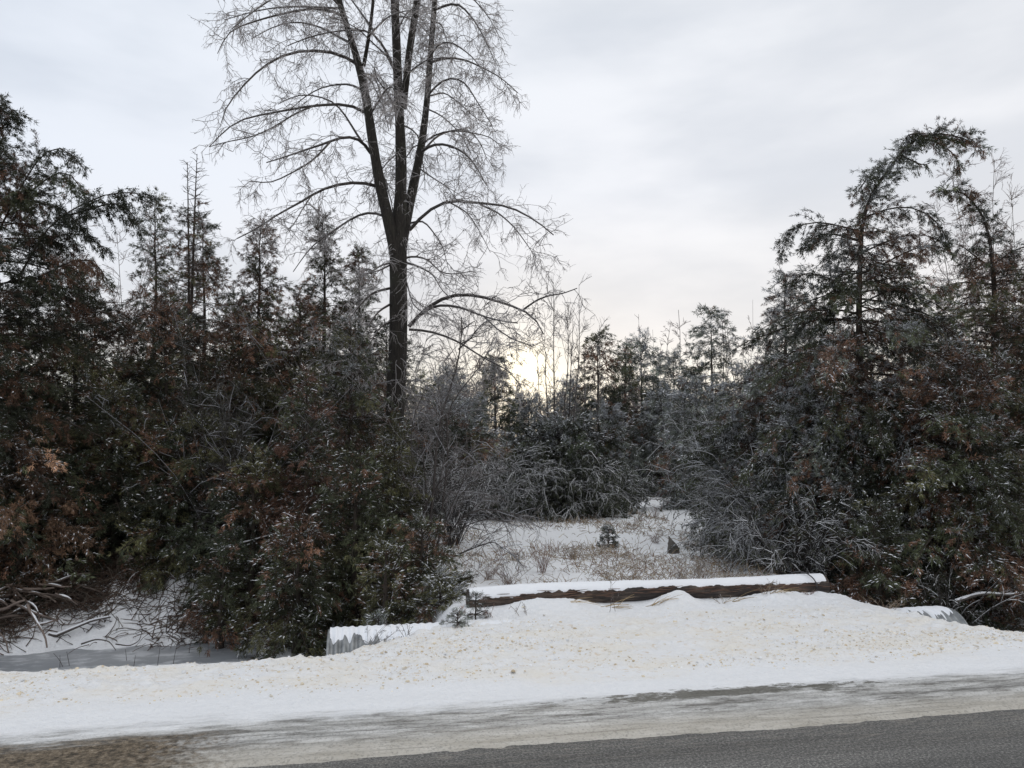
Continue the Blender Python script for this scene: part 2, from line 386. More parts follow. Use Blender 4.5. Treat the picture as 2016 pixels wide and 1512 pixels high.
def fill_foliage(s, rng, P1, R1, sc=1., dens=1., green=GREEN, alt=OLIVE, bronze=.25, frost=.15, snow=.5, leaf=1., sec_len=1., droop=.5, seed=0, rust=BRONZE, shape='cedar', flat=.55):
    """secondary sprays and leaves on primary branches P1 (N,K,3)"""
    Ls = np.linalg.norm(np.diff(P1, axis=1), axis=2).sum(1)
    cnt = np.maximum(3, (Ls / (.046 * sc) * dens)).astype(int)
    idx, sv, p, t = along(rng, P1, cnt, .12, 1.0)
    ang = rng.uniform(.5, 1.15, len(p))[:, None]
    d = t * np.cos(ang) + perp(rng, t, flat) * np.sin(ang); d[:, 2] += .05
    L2 = sec_len * sc * (.11 + .30 * (1 - sv) ** .7 * np.clip(Ls[idx] / sc, .5, 1.2)) * rng.uniform(.6, 1.3, len(p))
    P2 = grow(rng, p, d, L2, 4, droop, .12)
    tubes(s, P2, (np.array([1, .8, .6, .3]) * .0035 * sc)[None], 3, (.05, .04, .032))
    per = np.maximum(3, (L2 / (.034 * sc)).astype(int))
    i2, s2, q, t2 = along(rng, P2, per, .1, 1.)
    # little side sprays
    n = 9
    q = np.repeat(q, n, 0); t2r = np.repeat(t2, n, 0); i2r = np.repeat(i2, n)
    q = q + rng.normal(0, .010 * sc, q.shape)
    # colour
    cn = n3(p, 1.25 / max(sc, 1) ** .5, seed) + .22 * rng.normal(0, 1, len(p))
    thr = np.quantile(cn, 1 - min(max(bronze, 0), .999)) if bronze > 0 else 1e9
    isb = cn > thr
    cn2 = n3(p + 7.3, 1.6, seed + 5)
    cs = np.where(isb[:, None], np.array(rust), np.where((cn2 > .15)[:, None], np.array(alt), np.array(green)))
    gv = np.exp(.45 * rng.normal(0, 1, len(Ls)))[idx] * np.exp(.25 * n3(p, 3.1, seed + 21)); c = cs[i2r] * gv[i2r][:, None] * rng.uniform(.6, 1.45, (len(q), 1))
    hi_ = np.clip((P2[:, 2, 2] - p[:, 2]) / (.06 * sc) + .35, 0, 1.6)       # sprays on the upper side of a bough catch the rime
    fr = rng.random(len(q)) < frost * (.25 + .9 * hi_[i2r]) * (.5 + 1.2 * np.clip(n3(q, 2.2, seed + 9) + .3, 0, 1))
    c = np.where(fr[:, None], np.array(FROST) * rng.uniform(.5, 1.3, (len(q), 1)), c)
    LL = leaf * sc * rng.uniform(.034, .078, len(q)); WW = leaf * sc * rng.uniform(.006, .0115, len(q))
    leaves(s, rng, q, t2r, LL, WW, c, .55, .12)
    # snow lying on the sprays
    ns = int(len(p) * snow * 1.5)
    if ns:
        k = rng.integers(0, len(p), ns * 2); w_ = 1.2 * n3(p[k], 2.5, seed + 3) + .8 * hi_[k] + rng.normal(0, .18, len(k)); k = k[np.argsort(-w_)[:ns]]
        j = rng.integers(1, 4, ns); pp = P2[k, j]; tt = nrm(P2[k, j] - P2[k, j - 1])
        flecks(s, rng, pp + np.array([0, 0, .006 * sc]), tt, sc * rng.uniform(.006, .026, ns), np.array(SNOWC) * rng.uniform(.75, 1.05, (ns, 1)))
    return P2

GROUPS = {}
def px_len(px, d): return px * d / F
def cedar(px, topy, d, hw, label, seed, prof=None, nb=90, t0=.04, lean=0, trunk_px=None, arms=None, name='cedar_tree', cat='cedar', group=None,
          rtrunk=.07, elev=(-.1, .8), droop=.9, base_z=None, trunk_vis=True, **kw):
    rng = np.random.default_rng(seed)
    b = P(px, 1000, d); bx, by = float(b[0]), float(b[1]); bz = gz(bx, by) - .03 if base_z is None else base_z
    R = px_len(hw, d)
    if trunk_px is not None:
        pts = [np.array([bx, by, bz])] + [P(a, c, e if e else d) for a, c, e in trunk_px]
        tr = resample(pts, 44, 1)
    else:
        top = P(px + lean, topy, d); H = top[2] - bz
        ks = np.linspace(0, 1, 14)[:, None]; tr = np.array([bx, by, bz]) * (1 - ks) + top * ks
        tr[1:-1, :2] += np.cumsum(rng.normal(0, .012 * H / 6, (12, 2)), 0)
    H = tr[-1, 2] - tr[0, 2] if trunk_px is None else max(tr[:, 2]) - tr[0, 2]
    root = empty(name, (bx, by, bz)); tag(root, label, cat, group)
    st = Soup(); K = len(tr)
    rr = rtrunk * (1 - np.linspace(0, 1, K)) ** 1.1 * min(1.3, d / 11) + .005
    tubes(st, tr[None], rr[None], 8, (.05, .04, .03)); st.build('trunk', M_CBARK, root, smooth=True, origin=(bx, by, bz))
    s = Soup()
    if prof is None: prof = [(0, .75), (.15, 1), (.45, .8), (.75, .42), (.92, .16), (1, .04)]
    pf = np.array(prof)
    t = t0 + (1 - t0) * (np.arange(nb) + rng.random(nb)) / nb
    t = t ** 1.1
    # position along trunk by height fraction
    cum = np.r_[0, np.cumsum(np.linalg.norm(np.diff(tr, axis=0), axis=1))]; cum /= cum[-1]
    stp = np.stack([np.interp(t, cum, tr[:, i]) for i in range(3)], 1)
    az = np.arange(nb) * 2.39996 + rng.normal(0, .4, nb); el = elev[0] + (elev[1] - elev[0]) * t + rng.normal(0, .12, nb)
    dr = np.stack([np.cos(az) * np.cos(el), np.sin(az) * np.cos(el), np.sin(el)], 1)
    L = R * np.interp(t, pf[:, 0], pf[:, 1]) * rng.uniform(.6, 1.18, nb) + .05
    P1 = grow(rng, stp, dr, L, 7, droop * np.interp(t, [0, .6, 1], [1, 1, .4]), .09)
    g0 = Hg(*uv_of(P1[..., 0], P1[..., 1]), False) + .03
    P1[..., 2] = np.maximum(P1[..., 2], g0)
    tubes(s, P1, (np.linspace(1, .25, 7)[None] * (.004 + .007 * L[:, None])), 4, (.045, .036, .03))
    sc = kw.pop('sc', max(1., d / 11.))
    fill_foliage(s, rng, P1, None, sc=sc, seed=seed, **kw)
    if arms:
        kw2 = dict(kw); kw2['dens'] = kw.get('dens', 1) * 1.5; kw2['sec_len'] = 1.0; kw2['droop'] = 1.2
        A = [resample([P(a, c, e if e else d) for a, c, e in arm], 9) for arm in arms]
        A = np.stack(A); tubes(s, A, np.linspace(.015, .005, 9)[None], 5, (.045, .036, .03)); fill_foliage(s, rng, A, None, sc=sc, seed=seed + 50, **kw2)
    if trunk_px is not None:   # leader itself carries sprays
        pass
    if True:
        Tt = resample(tr[int(K * (.62 if trunk_px is not None else .72)):], 9)[None]; kw2 = dict(kw); kw2['dens'] = kw.get('dens', 1) * 1.6; kw2['sec_len'] = .62; fill_foliage(s, rng, Tt, None, sc=sc, seed=seed + 90, **kw2)
    s.build('crown', M_LEAF, root, origin=(bx, by, bz))
    return root

TW1 = (.050, .042, .040); TW2 = (.10, .088, .085); TW3 = (.20, .185, .190)
def twigs(s, rng, P0, R0, levels, cols, frost=0., frostc=SNOWC, grav=.3, wig=.18, flat=0., min_s=.12):
    """levels: (children per parent metre or count, length lo, hi, spread, radius, K)"""
    cur = P0
    for li, (cnt, lo, hi, spr, rad, K) in enumerate(levels):
        Ls = np.linalg.norm(np.diff(cur, axis=1), axis=2).sum(1)
        n = np.maximum(1, rng.poisson(cnt * (Ls if li == 0 else np.ones(len(cur)) * 1.0))) if li == 0 else rng.poisson(cnt, len(cur))
        idx, sv, p, t = along(rng, cur, n, min_s, 1.)
        if len(p) == 0: return
        ang = rng.normal(spr, .22, len(p))[:, None]
        d = t * np.cos(ang) + perp(rng, t, flat) * np.sin(ang)
        L = rng.uniform(lo, hi, len(p)) * (1.15 - .5 * sv)
        Q = grow(rng, p, d, L, K, grav, wig)
        rr = rad * np.linspace(1, .45, K)[None]
        cc = np.array(cols[min(li, len(cols) - 1)]) * rng.uniform(.6, 1.4, (len(p), 1))
        tubes(s, Q, rr, 3, cc)
        if frost:
            k = rng.random(len(p)) < frost * (1, .8, .45)[min(li, 2)]
            tubes(s, Q[k] + np.array([0, 0, rad * .9]), rr * .95, 3, np.array(frostc) * rng.uniform(.6, 1.0, (k.sum(), 1)))
        cur = Q
    return cur

def bare_shrub(px, topy, d, hw, label, seed, nst=26, name='bare_shrub', cat='shrub', group=None, frost=.5, dens=1., arch=1.1, cols=((.028, .024, .022), (.030, .027, .025), (.040, .037, .033)), rst=.010, frostc=(.82, .84, .88),
               green=0., up=1.0, basew=.25, base_z=None, tw=1., lvl3=4.5):
    rng = np.random.default_rng(seed)
    b = P(px, 1000, d); bx, by = float(b[0]), float(b[1]); bz = gz(bx, by) if base_z is None else base_z
    H = max(.35, P(px, topy, d)[2] - bz); R = px_len(hw, d)
    az = rng.uniform(0, 2 * PI, nst); out = np.sqrt(rng.random(nst))
    st = np.stack([bx + np.cos(az) * out * R * basew, by + np.sin(az) * out * R * basew, np.full(nst, bz)], 1)
    L = H * rng.uniform(.6, .95, nst) * (1 + .3 * out)
    sx = out * R / H * 1.15
    dr = np.stack([np.cos(az) * sx, np.sin(az) * sx, np.full(nst, up)], 1)
    S = grow(rng, st, dr, L, 9, arch * (.3 + out), .06)
    s = Soup(); c0 = np.array(cols[0]) * rng.uniform(.6, 1.4, (nst, 1))
    tubes(s, S, (rst * np.linspace(1, .3, 9)[None] * rng.uniform(.6, 1.3, (nst, 1))), 5, c0)
    if frost: tubes(s, S + np.array([0, 0, rst * .6]), rst * .6 * np.linspace(1, .3, 9)[None], 3, np.array(frostc) * rng.uniform(.5, 1, (nst, 1)))
    k = max(1., d / 12)
    m = min(H / 2.2, 1.0)
    lv = twigs(s, rng, S, None, [(6 * dens / k / max(m, .5), .35 * m, .8 * m, .7, .0048 * k * tw, 5), (4 * dens, .12 * m, .35 * m, .7, .0036 * k * tw, 4), (lvl3 * .55, .05 * m, .15 * m, .7, .0024 * k * tw, 3)], cols[1:], frost, frostc, grav=arch * .6)
    if green:
        idx, sv, p, t = along(rng, lv if lv is not None and len(lv) else S, 3)
        kk = rng.random(len(p)) < green; leaves(s, rng, p[kk], t[kk], .06 * k, .02 * k, np.array(GREEN) * rng.uniform(.4, 1.2, (kk.sum(), 1)))
    o = s.build(name, M_TWIG, origin=(bx, by, bz)); tag(o, label, cat, group); return o
# ------------------------------------------------------------------ the tall bare tree
def tall_tree():
    rng = np.random.default_rng(7); D = 12.8
    b = P(775, 1070, D); bx, by = float(b[0]), float(b[1]); bz = gz(bx, by) - .05
    root = empty('bare_tree', (bx, by, bz)); tag(root, 'tall bare tree with forked dark trunk rising out of the top of the picture', 'tree')
    O = (bx, by, bz)
    def stem(name, pts, K=30, sides=14):
        c = resample([P(a, e, dd) for a, e, dd, r in pts], K); x = np.linspace(0, 1, K)
        dd = np.r_[0, np.cumsum([math.dist(P(*pts[i][:3]), P(*pts[i + 1][:3])) for i in range(len(pts) - 1)])]; dd /= dd[-1]
        r = np.interp(x, dd, [px_len(q[3], D) for q in pts]) * (1 + .03 * rng.normal(0, 1, K))
        s = Soup(); tubes(s, c[None], r[None], sides); s.build(name, M_BARK, root, smooth=True, origin=O); return c
    trunk = stem('trunk', [(773, 1085, D, 25), (768, 980, D, 21), (776, 860, D, 19), (780, 760, D, 18.5), (786, 650, D, 18), (784, 560, D, 17.5), (783, 490, D, 18), (785, 440, D, 15), (791, 380, D, 12),
                           (790, 300, D, 11), (785, 200, D, 9.5), (781, 100, D, 9), (777, 0, D, 8.5), (772, -120, D, 6), (770, -260, D, 3)], 44)
    limbL = stem('limb', [(778, 500, D - .05, 12), (768, 440, D - .1, 11.5), (753, 390, D - .2, 11), (735, 290, D - .3, 9.5), (718, 170, D - .4, 8), (690, 70, D - .5, 6), (665, 0, D - .6, 5.5), (648, -110, D - .6, 4), (640, -200, D, 2)])
    limbR = stem('limb', [(790, 485, D, 11), (800, 430, D + .1, 10.5), (813, 370, D + .2, 9.5), (830, 290, D + .3, 8), (841, 200, D + .4, 6.5), (848, 100, D + .5, 6), (856, 0, D + .6, 5.5), (866, -120, D + .6, 4), (872, -220, D + .6, 2)])
    limbM = stem('limb', [(795, 215, D, 6), (800, 150, D - .2, 7), (808, 85, D - .3, 7), (822, 0, D - .4, 7), (838, -110, D - .5, 5), (846, -220, D - .5, 2.5)], 20)
    limbT = stem('limb', [(716, 130, D - .4, 4), (725, 80, D - .7, 3.6), (731, 38, D - .8, 3.2), (735, 0, D - .9, 3), (740, -100, D - 1, 2)], 14, 8)
    a4 = lambda L: [(400 + x / 2.653, y / 2.653) for x, y in L]
    b5 = lambda L: [(650 + x / 2.653, 500 + y / 2.653) for x, y in L]
    limbs = [
        (a4([(820, 345), (760, 300), (700, 272), (600, 262), (480, 265), (380, 300), (280, 370), (190, 470), (110, 560), (95, 640)]), 4.0, -1.0),
        (a4([(770, 225), (700, 190), (640, 150), (500, 110), (380, 130), (250, 205)]), 3.2, .7),
        (a4([(745, 90), (700, 60), (580, 38), (440, 65), (300, 100), (130, 160), (75, 280)]), 3.4, -.6),
        (a4([(730, 45), (600, 38), (430, 33), (280, 55), (110, 105)]), 3.2, .9),
        (a4([(700, 10), (620, -60), (500, -70), (380, -20), (260, 60), (150, 150)]), 3.2, -1.2),
        (a4([(840, 480), (800, 450), (740, 435), (620, 455), (520, 510), (430, 600)]), 2.8, .5),
        (a4([(850, 590), (800, 550), (740, 540), (660, 545), (500, 560), (370, 590), (220, 612), (130, 660), (60, 740), (30, 768)]), 3.6, -.9),
        (a4([(865, 790), (800, 700), (730, 580), (680, 530), (600, 500), (490, 490), (390, 545)]), 3.3, .8),
        (a4([(600, 545), (480, 590), (380, 660), (250, 720), (120, 740), (30, 768)]), 2.3, -.7),
        (a4([(875, 800), (840, 740), (790, 712), (720, 715), (640, 750), (540, 780), (430, 820), (330, 850)]), 4.0, -1.1),
        (a4([(660, 745), (620, 790), (560, 850), (450, 910), (340, 965), (250, 945)]), 2.8, -1.0),
        (a4([(915, 975), (870, 955), (800, 948), (720, 960), (600, 990), (530, 1050), (430, 1095), (340, 1150), (260, 1210), (178, 1246)]), 4.0, -.7),
        (a4([(560, 1030), (520, 1090), (480, 1160), (430, 1222)]), 1.8, -.8),
        (a4([(945, 1130), (900, 1108), (840, 1110), (790, 1130), (720, 1180), (640, 1230), (560, 1290), (470, 1420)]), 3.2, .6),
        (a4([(975, 1375), (930, 1385), (880, 1420), (800, 1450)]), 2.2, -.6),
        (a4([(1080, 1200), (1130, 1140), (1200, 1080), (1270, 1045), (1350, 1045), (1450, 1070), (1540, 1060), (1620, 1085), (1700, 1130), (1780, 1180), (1830, 1228)]), 4.4, -.8),
        (a4([(1450, 1070), (1540, 1110), (1620, 1180), (1680, 1260), (1740, 1350)]), 2.2, -.9),
        (a4([(1270, 1047), (1380, 1110), (1440, 1200), (1500, 1320)]), 1.8, -.5),
        (a4([(1085, 1165), (1150, 1150), (1200, 1210), (1250, 1280), (1285, 1420)]), 2.2, -.4),
        (a4([(1145, 790), (1190, 755), (1260, 750), (1340, 780), (1400, 830), (1450, 910), (1480, 970)]), 3.5, -.8),
        (a4([(1165, 770), (1220, 710), (1280, 685), (1370, 670), (1440, 720), (1480, 830)]), 2.8, .9),
        (a4([(1185, 485), (1230, 430), (1300, 400), (1370, 430), (1430, 530), (1510, 655)]), 2.6, -.6),
        (a4([(1190, 500), (1260, 480), (1340, 540), (1400, 600), (1460, 640)]), 2.0, .8),
        (a4([(1190, 325), (1270, 300), (1370, 310), (1450, 350), (1550, 400), (1645, 487)]), 3.2, .6),
        (a4([(1190, 290), (1230, 225), (1300, 218), (1400, 290), (1470, 380)]), 2.5, -.9),
        (a4([(1215, 50), (1280, 20), (1340, 18), (1420, 110), (1480, 220), (1518, 312)]), 3.0, -.5),
        (a4([(1240, -50), (1330, -60), (1420, 0), (1500, 100), (1540, 180)]), 2.6, .9),
        (a4([(1060, 395), (1110, 350), (1170, 312), (1260, 300)]), 2.6, -1.0),
        (a4([(1150, 560), (1240, 600), (1330, 680), (1400, 800)]), 1.9, -1.2),
        (a4([(1130, 880), (1200, 930), (1280, 980), (1330, 1060)]), 1.9, -1.0),
        (a4([(890, 160), (820, 60), (760, -20), (700, -90)]), 3.2, .6),
        (a4([(985, 330), (950, 250), (890, 170), (840, 155), (700, 160), (560, 190), (440, 240)]), 3.2, -1.0),
        (a4([(880, 170), (960, 90), (1040, 60), (1120, 50)]), 2.3, -1.3),
        (b5([(412, 378), (470, 310), (560, 240), (620, 215), (680, 208), (780, 215), (880, 250), (1010, 290), (1080, 330), (1115, 420)]), 5.2, -.7),
        (b5([(480, 315), (520, 280), (570, 266), (680, 275), (780, 320), (880, 350), (980, 362)]), 3.6, -1.0),
        (b5([(1010, 290), (1080, 240), (1150, 215), (1210, 210), (1290, 180)]), 2.6, -.8),
        (b5([(800, 325), (880, 400), (960, 450), (1050, 480)]), 2.2, -.9),
        (b5([(412, 395), (520, 400), (600, 430), (690, 465), (760, 520), (850, 570), (930, 600), (1000, 700)]), 3.0, .5),
        (b5([(395, 45), (450, 60), (540, 105), (580, 190), (640, 240)]), 2.6, -.8),
        (b5([(395, 20), (440, 10), (520, 30), (560, 90), (620, 110), (750, 90)]), 2.4, .6),
        (b5([(400, 150), (430, 260), (470, 300), (560, 330)]), 2.0, -1.1),
        (b5([(400, 500), (340, 560), (345, 640), (340, 730)]), 1.6, -.4),
        (b5([(310, 60), (250, 90), (190, 100), (120, 150)]), 2.0, -.8),
        (b5([(310, 180), (220, 200), (140, 280), (80, 380), (60, 480)]), 3.0, -1.2),
        (b5([(318, 260), (250, 300), (180, 400), (120, 520), (90, 600)]), 2.8, -1.5),
        (b5([(325, 350), (260, 380), (200, 480), (160, 600)]), 2.6, -.9),
    ]
    A = []; R = []
    for pts, r, off in limbs:
        n = len(pts); dd = D + off * np.linspace(0, 1, n) ** .8
        A.append(resample([P(a, e, q) for (a, e), q in zip(pts, dd)], 12)); R.append(px_len(r * .80, D) * np.linspace(1.1, .26, 12))
    A = np.stack(A); R = np.stack(R)
    # limbs towards and away from the road, which the trace cannot show side-on
    st = []; di = []; LL = []
    for c, n, lo in ((trunk, 10, .52), (limbL, 9, .2), (limbR, 9, .2)):
        for k in range(n):
            i = int(len(c) * (lo + (.97 - lo) * (k + rng.random()) / n)); i = min(i, len(c) - 2); a = rng.choice([-1, 1]) * PI / 2 + rng.normal(0, .45)
            st.append(c[i]); di.append([math.cos(a), math.sin(a), .65]); LL.append(rng.uniform(1.1, 2.0))
    Bq = grow(rng, np.array(st), np.array(di), np.array(LL), 12, 1.4, .07)
    s = Soup()
    tubes(s, A, R, 6, TW1); tubes(s, A + np.array([0, 0, .008]), R * .75, 4, (.30, .29, .30)); tubes(s, Bq, np.linspace(.018, .006, 12)[None], 5, TW1)
    allb = np.concatenate([A, Bq])
    ice = (.60, .59, .61)
    twigs(s, rng, allb, None, [(7.2, .22, 1.05, .85, .0052, 8), (5.8, .12, .46, .85, .0038, 5), (3.4, .05, .19, .85, .0029, 3)], [(.17, .155, .15), (.28, .26, .26), (.34, .315, .32)], .5, ice, grav=.62, wig=.30, min_s=.14)
    # fine tufts straight off the stems
    sl_ = np.stack([resample(c[int(len(c) * .3):], 12) for c in (trunk, limbL, limbR)])
    twigs(s, rng, sl_, None, [(11, .25, .7, 1.1, .0055, 6), (4.5, .12, .32, .8, .0038, 4), (3, .05, .14, .8, .003, 3)], [(.17, .155, .15), (.28, .26, .26), (.34, .315, .32)], .5, ice, grav=.7, wig=.3)
    s.build('branches', M_TWIG, root, origin=O)
tall_tree()

# ------------------------------------------------------------------ left wood
G = None
spire = [(0, .8), (.3, 1), (.55, .7), (.72, .5), (.84, .30), (.93, .22), (1, .08)]
round_ = [(0, .8), (.25, 1), (.55, .95), (.8, .6), (1, .12)]
cedar(-25, 215, 10.2, 300, 'dark cedar at the far left whose branch tips arch out against the sky', 11, prof=[(0, .7), (.3, 1), (.6, .7), (.8, .45), (1, .15)], nb=150, dens=1.1,
      bronze=.22, frost=.06, snow=.35, rtrunk=.14, green=DARK, alt=GREEN,
      arms=[[(-10, 470, 10.2), (50, 350, 10), (95, 285, 9.8), (130, 285, 9.7), (168, 335, 9.6)],
            [(-10, 430, 10.2), (70, 370, 9.9), (120, 330, 9.7), (150, 345, 9.6), (172, 400, 9.5)],
            [(30, 560, 10), (100, 432, 9.6), (151, 408, 9.5), (211, 378, 9.4), (264, 374, 9.3), (296, 384, 9.3)],
            [(110, 430, 9.6), (170, 415, 9.5), (225, 395, 9.4), (262, 415, 9.3), (275, 450, 9.3)],
            [(-60, 330, 10.2), (-30, 250, 10.1), (0, 205, 10), (25, 205, 10), (44, 240, 10)],
            [(10, 470, 10.1), (80, 470, 9.8), (150, 455, 9.6), (190, 470, 9.5), (215, 500, 9.5)],
            [(0, 400, 10.1), (40, 390, 9.9), (90, 400, 9.7), (140, 420, 9.6), (165, 455, 9.5)],
            [(40, 560, 10), (110, 530, 9.6), (160, 500, 9.5), (200, 520, 9.5), (215, 560, 9.5)]])
cedar(150, 520, 11.6, 190, 'dark green cedar beside the far left cedar, below its arching branch', 12, prof=round_, nb=110, bronze=.3, frost=.07, snow=.35, green=DARK)
cedar(45, 830, 9.9, 150, 'low rusty brown cedar at the left edge above the brush pile', 13, prof=round_, nb=85, bronze=.75, rust=(.14, .088, .058), frost=.12, snow=.9, sec_len=.9)
cedar(230, 770, 10.9, 170, 'bushy dark cedar on the ditch bank behind the fallen branch', 14, prof=round_, nb=100, bronze=.2, frost=.08, snow=.6, green=DARK, t0=.12)
cedar(305, 392, 15.5, 93, 'slim open cedar with a tufted tip, left of the dead twin-topped tree', 15, prof=spire, nb=90, dens=.8, bronze=.4, frost=.1, snow=.1, t0=.25)
cedar(400, 425, 16.5, 112, 'narrow cedar just right of the dead twin tops', 16, prof=spire, nb=115, dens=.95, bronze=.45, frost=.1, snow=.1)
cedar(515, 442, 14.2, 118, 'bronze tipped cedar spire standing alone against the sky, left of the forked trunk', 17, prof=spire, nb=130, dens=1.0, bronze=.55, frost=.08, snow=.1)
cedar(632, 432, 14.8, 112, 'cedar with a crooked twiggy top under the drooping left limb', 18, prof=spire, nb=130, dens=1.0, bronze=.45, frost=.08, snow=.1)
cedar(705, 490, 14.6, 100, 'short brownish cedar directly left of the forked trunk', 19, prof=spire, nb=120, dens=1.0, bronze=.5, frost=.1, snow=.15)
cedar(330, 610, 12.3, 160, 'wide cedar below the dead twin-topped tree', 20, prof=round_, nb=110, bronze=.35, frost=.1, snow=.3, green=DARK)
cedar(470, 620, 12.8, 150, 'brown and green cedar below the lone cedar spire', 21, prof=round_, nb=110, bronze=.45, frost=.1, snow=.3)
cedar(590, 590, 13.4, 130, 'cedar with a dull brown crown behind the bronze cedar', 22, prof=round_, nb=100, bronze=.4, frost=.1, snow=.3)
cedar(690, 640, 11.6, 110, 'grey green cedar leaning on the forked trunk from the left', 23, prof=round_, nb=100, bronze=.2, frost=.3, snow=.5)
cedar(605, 745, 10.3, 110, 'bronze cedar with dead red brown foliage and specks of snow', 24, prof=spire, nb=95, bronze=.72, rust=(.14, .08, .06), frost=.1, snow=.9)
cedar(395, 830, 10.8, 150, 'dark cedar between the ditch bank and the bronze cedar', 25, prof=round_, nb=100, bronze=.12, frost=.08, snow=.55, green=DARK, t0=.10)
cedar(500, 900, 9.9, 120, 'low dark cedar over the far end of the frozen ditch', 26, prof=round_, nb=90, bronze=.2, frost=.08, snow=.8, green=DARK)
cedar(778, 850, 10.2, 90, 'yellowish green cedar hiding the foot of the forked trunk', 27, prof=spire, nb=95, bronze=.1, frost=.08, snow=.4, green=OLIVE, alt=GREEN)
cedar(700, 900, 9.4, 110, 'dense green cedar behind the open end of the left culvert', 28, prof=round_, nb=95, bronze=.15, frost=.06, snow=.7)
cedar(120, 1000, 10.9, 130, 'low spreading evergreen boughs over the top of the brush pile', 41, prof=round_, nb=50, bronze=.35, frost=.08, snow=.5, green=DARK, droop=1.2)
cedar(330, 1050, 10.7, 90, 'low dark evergreen at the top of the snowy ditch bank', 42, prof=round_, nb=40, bronze=.35, frost=.08, snow=.6, green=DARK, droop=1.1)
cedar(590, 1030, 8.9, 100, 'small snow speckled cedar at the ditch end, left of the culvert', 29, prof=round_, nb=70, bronze=.2, frost=.1, snow=1.3, droop=1.1)
cedar(440, 1090, 9.3, 60, 'sparse little cedar growing from the snowy bank over the ice', 30, prof=round_, nb=34, dens=.7, bronze=.4, frost=.1, snow=1.0, t0=.3)
cedar(830, 1035, 9.0, 80, 'low green cedar between the thicket and the end of the log', 31, prof=round_, nb=60, bronze=.2, frost=.1, snow=1.2)
cedar(760, 1080, 8.4, 60, 'small drooping cedar with snow clumps above the left culvert', 32, prof=round_, nb=45, bronze=.1, frost=.12, snow=1.6, green=OLIVE)
cedar(868, 1135, 8.3, 50, 'low snow laden evergreen sprigs just left of the log end', 33, prof=round_, nb=34, bronze=.1, frost=.3, snow=2.2, green=OLIVE, name='evergreen_sapling', cat='sapling', rtrunk=.015, sec_len=.8)
back = [(-110, 500, 15), (40, 560, 17), (190, 600, 15.5), (330, 560, 19), (480, 590, 18), (620, 600, 18.5), (760, 640, 19), (860, 830, 19), (-230, 420, 13.5)]
for k, (px, ty, d) in enumerate(back):
    cedar(px, ty, d, 150, ['dark cedar deep in the wood, mostly hidden behind nearer cedars'][0], 60 + k, prof=round_, nb=70, dens=.8, bronze=.25, frost=.1, snow=.2, green=DARK, group='cedars deep in the left wood')

def snag():
    rng = np.random.default_rng(5); d = 15
    b = P(375, 1000, d); bx, by = float(b[0]), float(b[1]); bz = gz(bx, by); O = (bx, by, bz)
    root = empty('dead_conifer', O); tag(root, 'dead twin-topped conifer with bare side twigs rising above the left cedars', 'tree')
    A = resample([np.array(O), P(368, 800, d), P(372, 600, d), P(371, 450, d), P(369, 320, d)], 20)
    B = resample([P(369, 700, d), P(379, 560, d), P(382, 450, d - .1), P(388, 303, d - .2)], 20)
    for c, r in ((A, .055), (B, .045)):
        s = Soup(); tubes(s, c[None], np.linspace(r, .006, 20)[None], 6, TW1); s.build('trunk', M_CBARK, root, smooth=True, origin=O)
    s = Soup(); C = np.stack([A[6:][:14], B[6:][:14]])
    idx, sv, p, t = along(rng, C, 95, 0, 1)
    az = rng.uniform(0, 2 * PI, len(p)); dd = np.stack([np.cos(az), np.sin(az), .25 + .4 * sv], 1)
    Q = grow(rng, p, dd, (.12 + .62 * (1 - sv)) * rng.uniform(.6, 1.1, len(p)), 6, .1, .1); tubes(s, Q, np.linspace(.007, .003, 6)[None], 3, TW2)
    twigs(s, rng, Q, None, [(6, .08, .2, .8, .0035, 3)], [TW2], .2, (.3, .3, .32), grav=.1)
    s.build('branches', M_TWIG, root, origin=O)
    s = Soup(); idx, sv, p, t = along(rng, C[:, :10], 26, 0, .9); az = rng.uniform(0, 2 * PI, len(p))
    Q = grow(rng, p, np.stack([np.cos(az), np.sin(az), .1 + 0 * az], 1), (.3 + .5 * (1 - sv)), 6, .6, .1); fill_foliage(s, rng, Q, None, sc=1.35, dens=.6, bronze=.5, frost=.1, snow=.1, seed=3)
    s.build('crown', M_LEAF, root, origin=O)
snag()

